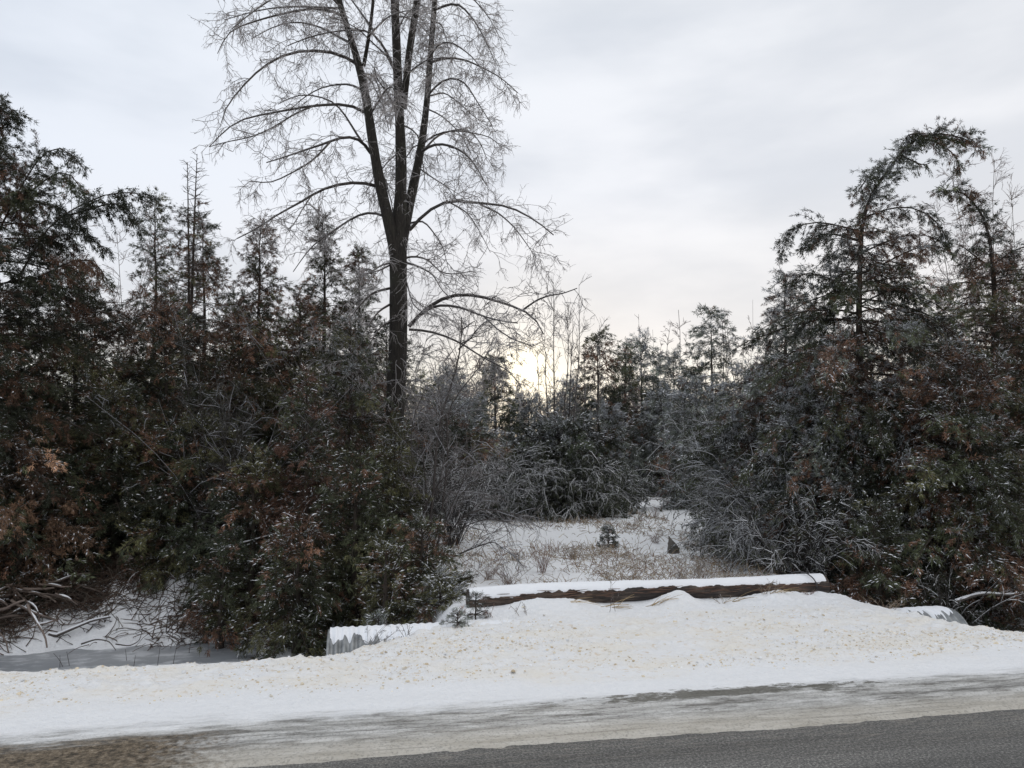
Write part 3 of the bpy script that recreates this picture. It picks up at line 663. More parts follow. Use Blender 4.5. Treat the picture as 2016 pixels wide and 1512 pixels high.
# ------------------------------------------------------------------ right wood
cedar(1692, 258, 10.6, 250, 'tall frosted cedar on the right with its top bent over like a hook', 101,
      trunk_px=[(1692, 900, 0), (1692, 740, 0), (1691, 600, 0), (1694, 500, 0), (1697, 440, 0), (1704, 411, 0), (1714, 388, 0), (1727, 362, 10.5), (1746, 339, 10.5), (1761, 320, 10.5), (1772, 298, 10.45), (1795, 275, 10.4), (1844, 260, 10.4), (1874, 266, 10.4), (1912, 275, 10.4), (1938, 300, 10.4)],
      prof=[(0, .75), (.2, .95), (.38, 1.0), (.50, .90), (.58, .74), (.64, .40), (.69, .10), (.8, .08), (1, .06)], nb=220, dens=1.0, bronze=.32, frost=.38, snow=1.0, green=GREEN, alt=GREYG, elev=(-.05, .40), droop=.95, rtrunk=.085,
      arms=[[(1692, 455, 0), (1655, 445, 10.4), (1610, 436, 10.2), (1572, 440, 10.2), (1548, 465, 10.1), (1540, 502, 10.1)],
            [(1692, 475, 0), (1650, 462, 10.4), (1620, 458, 10.3), (1595, 470, 10.2), (1580, 492, 10.1)],
            [(1698, 430, 0), (1740, 412, 10.4), (1785, 404, 10.4), (1825, 418, 10.3), (1850, 442, 10.3), (1865, 470, 10.2)],
            [(1692, 540, 0), (1740, 520, 10.5), (1790, 492, 10.4), (1840, 478, 10.3), (1878, 500, 10.3)],
            [(1692, 500, 0), (1735, 480, 10.5), (1780, 462, 10.4), (1830, 462, 10.3), (1862, 480, 10.3)],
            [(1692, 590, 0), (1650, 555, 10.4), (1615, 540, 10.3), (1575, 535, 10.2), (1555, 560, 10.2)],
            [(1692, 600, 0), (1740, 575, 10.4), (1785, 560, 10.3), (1820, 558, 10.3)],
            [(1810, 272, 10.4), (1850, 280, 10.3), (1885, 310, 10.3), (1890, 335, 10.3)],
            [(1770, 305, 10.5), (1800, 318, 10.4), (1815, 325, 10.4), (1830, 322, 10.4)],
            [(1730, 350, 10.5), (1710, 345, 10.4), (1695, 370, 10.4), (1680, 385, 10.4)],
            [(1790, 280, 10.4), (1780, 270, 10.3), (1800, 262, 10.3), (1830, 262, 10.3)]])
cedar(1957, 380, 11.6, 190, 'cedar near the right edge with its thin tip curling to the left', 102,
      trunk_px=[(1957, 900, 0), (1958, 700, 0), (1957, 560, 0), (1950, 480, 0), (1938, 430, 0), (1915, 395, 0), (1885, 372, 0), (1848, 378, 0)],
      prof=[(0, .7), (.3, 1), (.5, .95), (.62, .78), (.70, .50), (.78, .12), (1, .05)], nb=165, dens=.9, bronze=.38, frost=.2, snow=.5, elev=(0, .5), rtrunk=.10,
      arms=[[(1957, 530, 0), (1920, 505, 11.4), (1890, 480, 11.3), (1868, 478, 11.3)], [(1957, 520, 0), (2000, 490, 11.4), (2040, 480, 11.3), (2070, 500, 11.3)],
            [(1957, 560, 0), (1900, 555, 11.3), (1860, 560, 11.2), (1835, 590, 11.2)]])
cedar(1548, 540, 12.6, 130, 'shaggy cedar with a brown shoulder, left of the hooked cedar', 103, prof=spire, nb=125, bronze=.4, frost=.6, snow=1.0, alt=GREYG)
cedar(1880, 690, 9.6, 220, 'broad bronzed cedar in front at the right, above the right culvert', 104, prof=round_, nb=140, dens=1.05, bronze=.42, frost=.25, snow=1.6)
cedar(2060, 560, 10.3, 200, 'bronzed cedar cut off by the right edge of the picture', 105, prof=round_, nb=110, bronze=.45, frost=.15, snow=.7)
cedar(1745, 770, 10.0, 180, 'dark cedar with a rusty streak below the hooked cedar', 106, prof=round_, nb=120, bronze=.3, frost=.35, snow=1.7, green=DARK)
cedar(1605, 760, 10.7, 160, 'snow dusted dark cedar behind the right end of the log', 107, prof=round_, nb=125, bronze=.15, frost=.75, snow=1.6, green=GREEN, alt=GREYG)
cedar(1720, 1000, 8.9, 90, 'small cedar with brown tips right of the log, hanging to the snow', 108, prof=round_, nb=60, bronze=.35, frost=.1, snow=1.0)
cedar(1830, 640, 13.5, 150, 'grey green cedar in the gap between the hooked and the curled cedars', 109, prof=round_, nb=90, bronze=.2, frost=.35, snow=.5, alt=GREYG)
cedar(1475, 740, 13.0, 130, 'frosted grey cedar at the right side of the clearing', 110, prof=round_, nb=110, bronze=.1, frost=1.0, snow=1.8, alt=GREYG, green=GREEN)
cedar(1540, 700, 14.5, 140, 'hazy cedar behind the shaggy cedar', 111, prof=round_, nb=80, bronze=.3, frost=.35, snow=.6, alt=GREYG)
for k, (px, ty, d) in enumerate([(1660, 640, 15), (1800, 620, 17), (1960, 600, 16.5), (2120, 480, 14), (1540, 730, 19)]):
    cedar(px, ty, d, 150, 'dark cedar deep in the right wood behind the hooked cedar', 80 + k, prof=round_, nb=70, dens=.8, bronze=.25, frost=.25, snow=.4, green=DARK, group='cedars deep in the right wood')
SH = 'shrubs'
bare_shrub(1540, 860, 10.8, 135, 'frosted dark shrub drooping over the right end of the log', 120, nst=36, frost=1.0, green=.3, frostc=(.5, .52, .56))
bare_shrub(1480, 800, 13.8, 90, 'white frosted shrub arching over the stump', 121, nst=34, frost=.8, green=.4)
bare_shrub(1475, 960, 11.2, 75, 'low frosted shrub right of the stump', 122, nst=26, frost=.8, green=.5)
bare_shrub(1560, 950, 9.8, 110, 'bare grey brush in the dark behind the log', 123, nst=26, frost=.5, green=.1)
bare_shrub(1990, 1060, 10.0, 80, 'tangled bare grey shrub over the right ditch', 124, nst=18, frost=.4, cols=(TW2, TW2, TW3), arch=1.6, dens=.6, frostc=(.35, .36, .38))
bare_shrub(1850, 1110, 8.6, 70, 'thin bare stems standing around the right culvert', 125, nst=12, frost=.2, arch=.9, dens=.6)
# ------------------------------------------------------------------ centre
bare_shrub(1100, 835, 18.6, 160, 'large frosted bush like a dark mound at the back of the clearing', 130, nst=64, frost=1.0, lvl3=7, green=.8, arch=1.6, tw=1.1, name='frosted_bush', cat='bush', frostc=(.85, .87, .90))
cedar(1100, 845, 18.9, 155, 'dark evergreen inside the mound shaped frosted bush', 131, prof=round_, nb=130, bronze=0, frost=.35, snow=1.2, green=DARK, alt=DARK, droop=1.2)
bare_shrub(975, 860, 17.6, 85, 'grey frosted shrub left of the mound shaped bush', 132, nst=34, frost=1.0, lvl3=6, green=.2, name='frosted_bush', cat='bush')
bare_shrub(1205, 900, 19.6, 60, 'pale frosted bush at the right foot of the mound shaped bush', 133, nst=34, frost=.8, green=.4, name='frosted_bush', cat='bush')
bare_shrub(1270, 900, 25, 40, 'small cluster of thin bare stems at the far end of the clearing', 134, nst=16, frost=.3, up=2, arch=.3)
def thicket():
    rng = np.random.default_rng(9); d = 10.2
    b = P(855, 1110, d); bx, by = float(b[0]), float(b[1]); bz = gz(bx, by); O = (bx, by, bz)
    root = empty('sapling_thicket', O); tag(root, 'thicket of bare dark saplings fanning out right of the forked trunk', 'sapling')
    c5 = lambda L: [(650 + x / 2.653, 500 + y / 2.653) for x, y in L]
    tr = [(c5([(500, 1560), (540, 1250), (555, 1000), (575, 850), (620, 720), (670, 580), (680, 480), (690, 420), (686, 330)]), 3.2, 0),
          (c5([(670, 500), (710, 460), (740, 435), (760, 400)]), 2.2, 0), (c5([(680, 470), (760, 430), (800, 430)]), 1.6, .1), (c5([(690, 395), (740, 360), (755, 350)]), 1.8, 0),
          (c5([(560, 1560), (600, 1200), (620, 1000), (600, 860), (640, 760), (720, 660), (790, 590), (830, 500)]), 2.2, -.4),
          (c5([(470, 1560), (480, 1350), (560, 1200), (640, 1130), (760, 1080)]), 1.8, -.6),
          (c5([(540, 1560), (640, 1300), (700, 1180), (720, 1000), (700, 860)]), 1.7, .3),
          (c5([(580, 1600), (640, 1420), (760, 1330), (900, 1340), (1000, 1370)]), 1.7, -.7),
          (c5([(560, 1650), (700, 1420), (820, 1380), (940, 1400)]), 1.5, -.9),
          (c5([(600, 1600), (690, 1560), (790, 1520), (860, 1500), (900, 1540)]), 1.6, -1.0),
          (c5([(510, 1500), (500, 1200), (480, 1000), (500, 820)]), 2.0, .2), (c5([(530, 1560), (580, 1380), (600, 1200), (660, 1050), (780, 1000)]), 1.7, .1),
          (c5([(520, 1560), (530, 1300), (600, 1100), (590, 940), (560, 800), (570, 700)]), 1.8, .4), (c5([(455, 1500), (440, 1250), (420, 1000), (430, 850), (500, 700)]), 1.5, -.2),
          (c5([(540, 1560), (680, 1250), (800, 1150), (950, 1130)]), 1.4, .2)]
    A = np.stack([resample([P(x, y, d + o * k / (len(t) - 1)) for k, (x, y) in enumerate(t)], 14) for t, r, o in tr]); R = np.stack([px_len(r, d) * np.linspace(1, .4, 14) for t, r, o in tr])
    s = Soup(); tubes(s, A, R, 6, TW1); s.build('stem', M_TWIG, root, origin=O)
    s = Soup(); twigs(s, rng, A, None, [(6, .3, .9, .6, .0045, 6), (4, .12, .4, .7, .0032, 4), (2.5, .05, .15, .7, .0025, 3)], [TW1, TW2, TW3], .35, (.45, .46, .5), grav=.25, wig=.16)
    s.build('branches', M_TWIG, root, origin=O)
thicket()
bare_shrub(890, 900, 12.5, 60, 'grey frosted brush behind the sapling thicket', 135, nst=30, frost=.5, arch=.6)
bare_shrub(720, 620, 13.6, 90, 'pale frosty brush tangled in front of the cedars left of the forked trunk', 136, nst=26, frost=.8, dens=.8, cols=(TW2, TW3, TW3), frostc=(.4, .41, .43))
bare_shrub(460, 730, 10.6, 120, 'dark leafless sapling clump among the left cedars', 137, nst=22, frost=.25, up=1.4, dens=.8, frostc=(.35, .36, .4), arch=.5)
bare_shrub(190, 1060, 10.6, 130, 'brown bare brush on the bank above the fallen branch', 138, nst=34, frost=.1, cols=((.08, .05, .04), (.11, .07, .055), (.14, .09, .07)), arch=1.8, dens=.9)
bare_shrub(290, 1160, 10.4, 80, 'low reddish brush at the top of the snowy bank', 139, nst=26, frost=.15, cols=((.08, .05, .04), (.11, .07, .055), (.14, .09, .07)), arch=1.8)
# sapling poles against the glow
def poles(px, tops, d, label, seed):
    rng = np.random.default_rng(seed); b = P(px, 1000, d); bx, by = float(b[0]), float(b[1]); bz = gz(bx, by); O = (bx, by, bz)
    root = empty('bare_sapling', O); tag(root, label, 'sapling')
    A = np.stack([resample([np.array([bx + rng.normal(0, .15), by, bz]), P(px + (tx - px) * .5 + rng.normal(0, 4), 850, d), P(tx - rng.normal(0, 4), (850 + ty) / 2, d + o), P(tx, ty, d + o)], 14) for tx, ty, o in tops])
    for k in range(len(A)):
      s = Soup(); tubes(s, A[k:k + 1], np.linspace(.03, .005, 14)[None], 5, TW1); s.build('stem', M_TWIG, root, origin=O)
      s = Soup(); twigs(s, rng, A[k:k + 1, 3:], None, [(4.5, .3, .9, .5, .007, 6), (3.5, .15, .4, .6, .005, 4), (1.5, .08, .2, .6, .004, 3)], [TW2, TW2, TW3], .3, (.4, .4, .42), grav=-.15, wig=.12)
      s.build('branches', M_TWIG, root, origin=O)
poles(1080, [(1090, 555, 0), (1058, 690, .3), (1072, 640, -.3)], 20.5, 'slender bare sapling standing against the sunset glow', 141)
poles(1112, [(1118, 600, 0), (1140, 560, .3), (1128, 640, -.2)], 21.3, 'bare sapling just right of the one against the glow', 142)
poles(1160, [(1180, 640, 0), (1150, 690, .3)], 22.5, 'thin bare sapling left of the dark pointed conifer', 143)
cedar(1178, 657, 24, 75, 'dark pointed conifer in the middle distance with a knobbly tip', 150, prof=[(0, 1), (.4, .8), (.7, .55), (.85, .35), (.93, .2), (.96, .28), (1, .12)], nb=90, bronze=.35, frost=.05, snow=.1, green=DARK, name='conifer', cat='conifer')
cedar(1232, 690, 26, 60, 'brown green conifer just right of the dark pointed conifer', 151, prof=spire, nb=70, bronze=.4, frost=.1, snow=.2, name='conifer', cat='conifer')
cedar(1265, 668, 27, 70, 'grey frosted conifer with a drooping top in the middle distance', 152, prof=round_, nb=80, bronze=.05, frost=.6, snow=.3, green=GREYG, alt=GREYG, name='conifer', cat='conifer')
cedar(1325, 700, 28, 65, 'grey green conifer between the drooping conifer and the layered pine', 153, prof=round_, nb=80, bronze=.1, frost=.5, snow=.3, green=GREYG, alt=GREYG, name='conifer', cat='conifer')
cedar(975, 706, 24, 75, 'small dark conifer left of the sunset glow', 154, prof=spire, nb=80, bronze=.2, frost=.2, snow=.2, name='conifer', cat='conifer')
cedar(1400, 606, 26, 105, 'pine with layered flat boughs beyond the right side of the clearing', 155, prof=[(0, .7), (.3, 1), (.6, .75), (.62, .45), (.72, .7), (.74, .35), (.84, .5), (.86, .25), (.93, .3), (1, .05)], nb=80, bronze=.08, frost=.4, snow=.4, green=GREYG, alt=GREEN, droop=.45, elev=(.05, .3), name='pine_tree', cat='pine', flat=.85)
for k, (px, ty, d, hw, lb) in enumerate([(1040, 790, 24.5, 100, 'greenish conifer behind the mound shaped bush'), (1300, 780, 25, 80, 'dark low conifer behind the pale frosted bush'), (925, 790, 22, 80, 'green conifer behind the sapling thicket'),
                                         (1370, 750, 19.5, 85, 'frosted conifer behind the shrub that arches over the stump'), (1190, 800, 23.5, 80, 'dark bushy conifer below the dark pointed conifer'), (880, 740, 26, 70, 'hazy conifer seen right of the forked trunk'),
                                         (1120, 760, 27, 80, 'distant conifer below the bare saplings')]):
    cedar(px, ty, d, hw, lb, 160 + k, prof=round_, nb=80, bronze=.12, frost=.8, snow=.9, alt=GREYG, green=GREYG, name='conifer', cat='conifer')  # grey green and extra frost put the paleness of distance haze into the foliage
for k, (px, ty, d, hw, lb) in enumerate([(880, 690, 27, 55, 'pinkish bare tree right of the forked trunk, in the distance'), (1295, 655, 33, 60, 'pinkish bare tree crown behind the grey conifers'), (1450, 640, 30, 60, 'faint bare tree right of the layered pine'),
                                         (930, 700, 30, 50, 'faint bare tree just left of the small dark conifer'), (1000, 730, 33, 50, 'low bare tree below the sunset glow'), (200, 480, 19, 60, 'pale bare tree in the gap right of the far left cedar'),
                                         (1975, 410, 15, 40, 'bare twiggy tree top poking up beside the curled cedar')]):
    bare_shrub(px, ty, d, hw, lb, 180 + k, nst=14, frost=.2, up=2.2, arch=.25, dens=1.3, rst=.0008 * d, cols=((.09, .075, .07), (.16, .13, .125), (.22, .18, .18)), name='bare_tree', cat='tree', basew=.5, frostc=(.35, .34, .35))

def far_woods():
    rng = np.random.default_rng(77); s = Soup()
    for k in range(70):
        x = rng.uniform(-75, 80); y = rng.uniform(42, 80); h = rng.uniform(5.0, 7.5) * (y / 50) ** .7; z = gz(x, y); n = 12
        az = rng.uniform(0, 2 * PI, n); st = np.stack([x + rng.normal(0, .8, n), y + rng.normal(0, .8, n), np.full(n, z)], 1)
        S = grow(rng, st, np.stack([np.cos(az) * .3, np.sin(az) * .3, np.ones(n)], 1), h * rng.uniform(.6, 1, n), 7, .1, .06)
        c = (.09, .075, .07) if k % 3 else (.04, .05, .035)
        tubes(s, S, np.linspace(.06, .02, 7)[None], 4, c)
        twigs(s, rng, S, None, [(3.5, .8, 1.9, .6, .022, 4), (4, .3, .8, .7, .017, 3)], [c, (.14, .115, .11) if k % 3 else (.05, .06, .04)], .1, (.4, .4, .42), grav=.1)
    o = s.build('distant_woods', M_TWIG); tag(o, 'low far-off wood of bare trees along the horizon', 'woods', kind='stuff')
far_woods()

# ------------------------------------------------------------------ log, culverts
def mat_log():
    m, t, b = new_mat('weathered_log_material'); co = t.nodes.new('ShaderNodeTexCoord').outputs['Object']
    st = mapping(t, co, (.12, 1, 1)); n1 = noise(t, st, 42, 5, .7); n2 = noise(t, mapping(t, co, (.5, 1, 1)), 5, 4, .6)
    c = ramp(t, n1, [(.36, (.012, .009, .008)), (.47, (.062, .045, .036)), (.60, (.13, .098, .078)), (.72, (.34, .27, .21))])
    c = mixc(t, ramp(t, n2, [(.42, (.85,) * 3), (.58, (0,) * 3)]), c, (.022, .018, .018))
    t.links.new(c, b.inputs['Base Color']); b.inputs['Roughness'].default_value = .8
    bp = t.nodes.new('ShaderNodeBump'); bp.inputs['Strength'].default_value = 1; bp.inputs['Distance'].default_value = .015; t.links.new(n1, bp.inputs['Height']); t.links.new(bp.outputs[0], b.inputs['Normal'])
    return m
def mat_plain_snow():
    m, t, b = new_mat('lying_snow_material'); co = t.nodes.new('ShaderNodeTexCoord').outputs['Object']; n = noise(t, co, 30, 4, .6)
    t.links.new(mixc(t, n, (.78, .81, .87), (.88, .90, .94)), b.inputs['Base Color']); b.inputs['Roughness'].default_value = .7
    bp = t.nodes.new('ShaderNodeBump'); bp.inputs['Strength'].default_value = .3; bp.inputs['Distance'].default_value = .01; t.links.new(n, bp.inputs['Height']); t.links.new(bp.outputs[0], b.inputs['Normal'])
    return m
M_LOG = mat_log(); M_LSNOW = mat_plain_snow()
def mat_end():
    m, t, b = new_mat('log_end_material'); co = t.nodes.new('ShaderNodeTexCoord').outputs['Object']
    wv = t.nodes.new('ShaderNodeTexWave'); wv.wave_type = 'RINGS'; wv.rings_direction = 'X'; wv.inputs['Scale'].default_value = 30; wv.inputs['Distortion'].default_value = 3; t.links.new(co, wv.inputs[0])
    t.links.new(mixc(t, wv.outputs['Fac'], (.025, .02, .017), (.09, .07, .055)), b.inputs['Base Color']); b.inputs['Roughness'].default_value = .9; return m
M_END = mat_end()
def make_log():
    rng = np.random.default_rng(4)
    u0, u1 = 1.02, 5.02; zc_ = .052; r0 = .106
    x0, y0 = xy_of(u0, LOGV); root = empty('log', (x0, y0, 0)); root.rotation_euler = (0, 0, TH)
    tag(root, 'long snow capped log lying across the driveway mouth', 'log')
    K, S = 240, 40; xs = np.linspace(0, u1 - u0, K); a = np.arange(S) * 2 * PI / S
    X, A_ = np.meshgrid(xs, a, indexing='ij')
    def rad(X, A_):
        return r0 * (1 + .035 * fbm(X * 1.5, np.cos(A_) * 1.2 + 3, 2, 3) + .05 * fbm(X * .8, A_ * 3.2, 6, 3) * 1.0) + .008 * np.sin(X * 2.1)
    Rr = rad(X, A_); zz = zc_ + .006 * X + .012 * np.sin(X * 1.3)
    V = np.stack([X, -np.cos(A_) * Rr, zz + np.sin(A_) * Rr], -1)   # angle 0 faces the road, pi/2 is up
    s = Soup(); i = (np.arange(K - 1)[:, None] * S + np.arange(S)[None]); j = (np.arange(K - 1)[:, None] * S + (np.arange(S)[None] + 1) % S)
    s.add(V.reshape(-1, 3), np.stack([i, j, j + S, i + S], -1).reshape(-1, 4), (.1, .1, .1)); s.build('log_wood', M_LOG, root, smooth=True)
    for e, k in ((0, 0), (1, K - 1)):
        s = Soup(); ring = V[k]; c = ring.mean(0, keepdims=True); inn = c + (ring - c) * .6; inn[:, 0] += (.004 if e == 0 else -.004) + rng.normal(0, .003, S)
        vv_ = np.concatenate([ring, inn, c]); q = np.arange(S); q2 = (q + 1) % S
        f4 = np.stack([q, q2, q2 + S, q + S], 1); s.add(vv_, f4, (.1,) * 3); s.add(vv_, np.stack([q + S, q2 + S, np.full(S, 2 * S)], 1), (.1,) * 3)
        s.build('log_end', M_END, root, smooth=False)
    # snow cap with a ragged lower edge
    K2, S2 = 320, 26; xs = np.linspace(.015, u1 - u0 - .03, K2)
    lo = .45 + .34 * fbm(xs * 2.2, 0 * xs, 3, 5) + .34 * fbm(xs * 16, 0 * xs + 3, 5, 4); hi = 2.75 + .1 * fbm(xs * 5, 0 * xs, 7)
    w_ = np.linspace(0, 1, S2)[None]; Aa = lo[:, None] * (1 - w_) + hi[:, None] * w_; X = np.broadcast_to(xs[:, None], Aa.shape)
    thick = .019 * (np.sin(w_ * PI) ** .55) * (1 + .55 * fbm(X * 2.2, Aa * 1.5, 9) + .3 * fbm(X * 11, Aa * 5, 19)) * np.minimum(1, np.minimum(X, (u1 - u0) - X) / .04 + .25)
    Rr = rad(X, Aa) + thick - .003; zz = zc_ + .006 * X + .012 * np.sin(X * 1.3)
    V = np.stack([X, -np.cos(Aa) * Rr, zz + np.sin(Aa) * Rr], -1); s = Soup(); i = (np.arange(K2 - 1)[:, None] * S2 + np.arange(S2 - 1)[None]).reshape(-1)
    s.add(V.reshape(-1, 3), np.stack([i, i + 1, i + S2 + 1, i + S2], 1), (.8,) * 3)
    s.build('snow_cap', M_LSNOW, root, smooth=True)
    # dark strap round the right end, and splinters standing proud of the bark
    s = Soup(); aa = np.linspace(-.6, 3.3, 24); X = 3.72 + .16 * np.linspace(0, 1, 24) * 0 + .10 * np.cos(aa) ; Rr = rad(X, aa) + .036
    path = np.stack([X, -np.cos(aa) * Rr, zc_ + .02 + np.sin(aa) * Rr], 1); tubes(s, path[None], np.full((1, 24), .007), 6, (.04, .04, .045))
    s.build('strap', M_TWIG, root)
    s = Soup(); n = 160; X = rng.uniform(.05, u1 - u0 - .1, n); aa = rng.uniform(-.1, .55, n); Rr = rad(X, aa) + .002
    p = np.stack([X, -np.cos(aa) * Rr, zc_ + .006 * X + .012 * np.sin(X * 1.3) + np.sin(aa) * Rr], 1)
    Q = grow(rng, p, np.stack([rng.choice([-1, 1], n), rng.normal(-.03, .03, n), rng.normal(0, .06, n)], 1), rng.uniform(.05, .22, n), 4, 0, .02)
    tubes(s, Q, np.array([.001, .0035, .003, .001])[None], 4, np.array((.09, .05, .035)) * rng.uniform(.4, 2, (n, 1))); s.build('splinter', M_TWIG, root)['kind'] = 'stuff'
make_log()
def mat_metal():
    m, t, b = new_mat('galvanised_steel_material'); co = t.nodes.new('ShaderNodeTexCoord').outputs['Object']; n = noise(t, co, 9, 5, .65)
    t.links.new(ramp(t, n, [(.3, (.16, .17, .18)), (.7, (.36, .375, .385))]), b.inputs['Base Color']); b.inputs['Metallic'].default_value = .55; b.inputs['Roughness'].default_value = .48; return m
M_MET = mat_metal()
def culvert(label, ua, ub, v, zc_, r, name='culvert_pipe', snow_hi=.88, open_end=0, rot=0.):
    """corrugated pipe from ua to ub; open_end 0 = at ua, 1 = at ub"""
    L = ub - ua; x0, y0 = xy_of(ua, v); root = empty(name, (x0, y0, zc_)); root.rotation_euler = (0, 0, TH + rot); tag(root, label, 'culvert', None)
    K = int(L / .0065); S = 56; xs = np.linspace(0, L, K); a = np.arange(S) * 2 * PI / S; X, A_ = np.meshgrid(xs, a, indexing='ij')
    cor = .013 * np.cos(X * 2 * PI / .068 + A_ * .25)
    for nm, off in (('pipe_shell', 0), ('pipe_lining', -.004)):
        Rr = r + cor + off; V = np.stack([X, -np.cos(A_) * Rr, np.sin(A_) * Rr], -1); s = Soup()
        i = (np.arange(K - 1)[:, None] * S + np.arange(S)[None]); j = (np.arange(K - 1)[:, None] * S + (np.arange(S)[None] + 1) % S)
        s.add(V.reshape(-1, 3), np.stack([i, j, j + S, i + S], -1).reshape(-1, 4), (.3,) * 3); s.build(nm, M_MET, root, smooth=True)
    s = Soup(); aa = np.linspace(0, 2 * PI, 49); xe = 0 if open_end == 0 else L
    tubes(s, np.stack([np.full(49, xe), -np.cos(aa) * (r + .004), np.sin(aa) * (r + .004)], 1)[None], np.full((1, 49), .013), 6, (.05, .052, .055)); s.build('pipe_rim', M_MET, root, smooth=True)
    # snow on the upper side, running down in the grooves
    K2, S2 = int(L / .006), 24; xs = np.linspace(.006, L - .006, K2)
    gro = -np.cos(xs * 2 * PI / .068)
    lo = snow_hi - .05 * gro - .45 * fbm(xs * 6, 0 * xs, 5, 4) - .40 * fbm(xs * 33, 0 * xs, 6, 3); hi = 2.6 + 0 * xs
    w_ = np.linspace(0, 1, S2)[None]; Aa = lo[:, None] * (1 - w_) + hi[:, None] * w_; X = np.broadcast_to(xs[:, None], Aa.shape)
    Rr = r + .013 * np.cos(X * 2 * PI / .068 + Aa * .25) * (1 - .7 * sm(0, .5, w_)) + .030 * sm(0, .55, w_) * (1 - sm(.8, 1, w_)) + .002
    V = np.stack([X, -np.cos(Aa) * Rr, np.sin(Aa) * Rr], -1); s = Soup(); i = (np.arange(K2 - 1)[:, None] * S2 + np.arange(S2 - 1)[None]).reshape(-1)
    s.add(V.reshape(-1, 3), np.stack([i, i + 1, i + S2 + 1, i + S2], 1), (.8,) * 3); s.build('snow_cap', M_LSNOW, root, smooth=True)
culvert('corrugated steel culvert end with snow on top, left of the driveway', -.30, 1.6, 6.95, -.31, .30)
culvert('corrugated steel culvert end at the right edge of the driveway', 4.3, 5.93, 7.0, -.37, .30, open_end=1, snow_hi=1.3)

# ------------------------------------------------------------------ stump, sapling, weeds, grass, brush pile, branches
def stump():
    b = P(1326, 1090, 11.6); bx, by = float(b[0]), float(b[1]); bz = gz(bx, by); s = Soup(); K, S = 9, 14; rng = np.random.default_rng(3)
    a = np.arange(S) * 2 * PI / S; V = []
    for k in range(K):
        f = k / (K - 1); r = (.10 - .03 * f) * (1 + .1 * np.sin(a * 3 + 1) + .05 * rng.normal(0, 1, S)); top = .10 + .16 * np.clip(.5 - .5 * np.cos(a + PI * 0) * -1, 0, 1)
        top = .10 + .15 * (.5 - .5 * np.cos(a)); V.append(np.stack([np.cos(a) * r, np.sin(a) * r * .8, -.04 + (top + .04) * f], 1))
    c = np.array([[0, 0, .15]]); V = np.concatenate(V + [c]); i = (np.arange(K - 1)[:, None] * S + np.arange(S)[None]); j = (np.arange(K - 1)[:, None] * S + (np.arange(S)[None] + 1) % S)
    s.add(V, np.stack([i, j, j + S, i + S], -1).reshape(-1, 4), (.13, .12, .11)); s.add(V, np.stack([(K - 1) * S + np.arange(S), (K - 1) * S + (np.arange(S) + 1) % S, np.full(S, K * S)], 1), (.12, .11, .10))
    root = empty('tree_stump', (bx, by, bz)); tag(root, 'broken grey stump with a slanted pointed top beside the frosted shrubs', 'stump')
    s.build('stump_wood', M_STRAW, root, smooth=False)
stump()
cedar(1197, 1040, 12.3, 18, 'knee high evergreen sapling alone in the clearing', 201, prof=spire, nb=34, dens=.8, bronze=.05, frost=.35, snow=.7, green=GREYG, alt=GREEN, sc=.75, rtrunk=.012, name='evergreen_sapling', cat='sapling', sec_len=.5, droop=.3)
for px, ty, d, lb in ((901, 1206, 6.9, 'tiny frosted seedling in the snow left of the log end'), (937, 1172, 7.25, 'small frosted seedling against the left end of the log')):
    cedar(px, ty, d, 20, lb, px, prof=spire, nb=14, dens=.8, bronze=.2, frost=.5, snow=.8, green=GREYG, alt=GREYG, sc=.55, rtrunk=.005, name='seedling', cat='seedling', sec_len=.4, droop=.2)
cedar(745, 1215, 7.35, 36, 'snow laden little evergreen lying over the top of the left culvert', 204, prof=round_, nb=22, bronze=0, frost=.5, snow=1.8, green=GREYG, alt=OLIVE, sc=.8, rtrunk=.008, name='evergreen_sapling', cat='sapling', sec_len=.5)

def weed(px, py, d, h, label, seed, n=6, col=(.12, .075, .055), spread=.35, br=5, name='dead_weed', r=.0022, frost=.3):
    rng = np.random.default_rng(seed); b = P(px, py, d); bx, by = float(b[0]), float(b[1]); bz = gz(bx, by); s = Soup()
    az = rng.uniform(0, 2 * PI, n); st = np.stack([bx + rng.normal(0, .03, n), by + rng.normal(0, .03, n), np.full(n, bz - .01)], 1)
    S = grow(rng, st, np.stack([np.cos(az) * spread, np.sin(az) * spread, np.ones(n)], 1), h * rng.uniform(.6, 1.1, n), 7, .3, .07)
    tubes(s, S, r * np.linspace(1, .4, 7)[None], 4, np.array(col) * rng.uniform(.7, 1.4, (n, 1)))
    twigs(s, rng, S, None, [(br / h, h * .12, h * .35, .7, r * .6, 4), (2.5, h * .05, h * .12, .8, r * .45, 3)], [col, col], frost, (.6, .6, .64), grav=.1)
    o = s.build(name, M_TWIG, origin=(bx, by, bz)); tag(o, label, 'weed'); return o
RED = (.17, .095, .07)
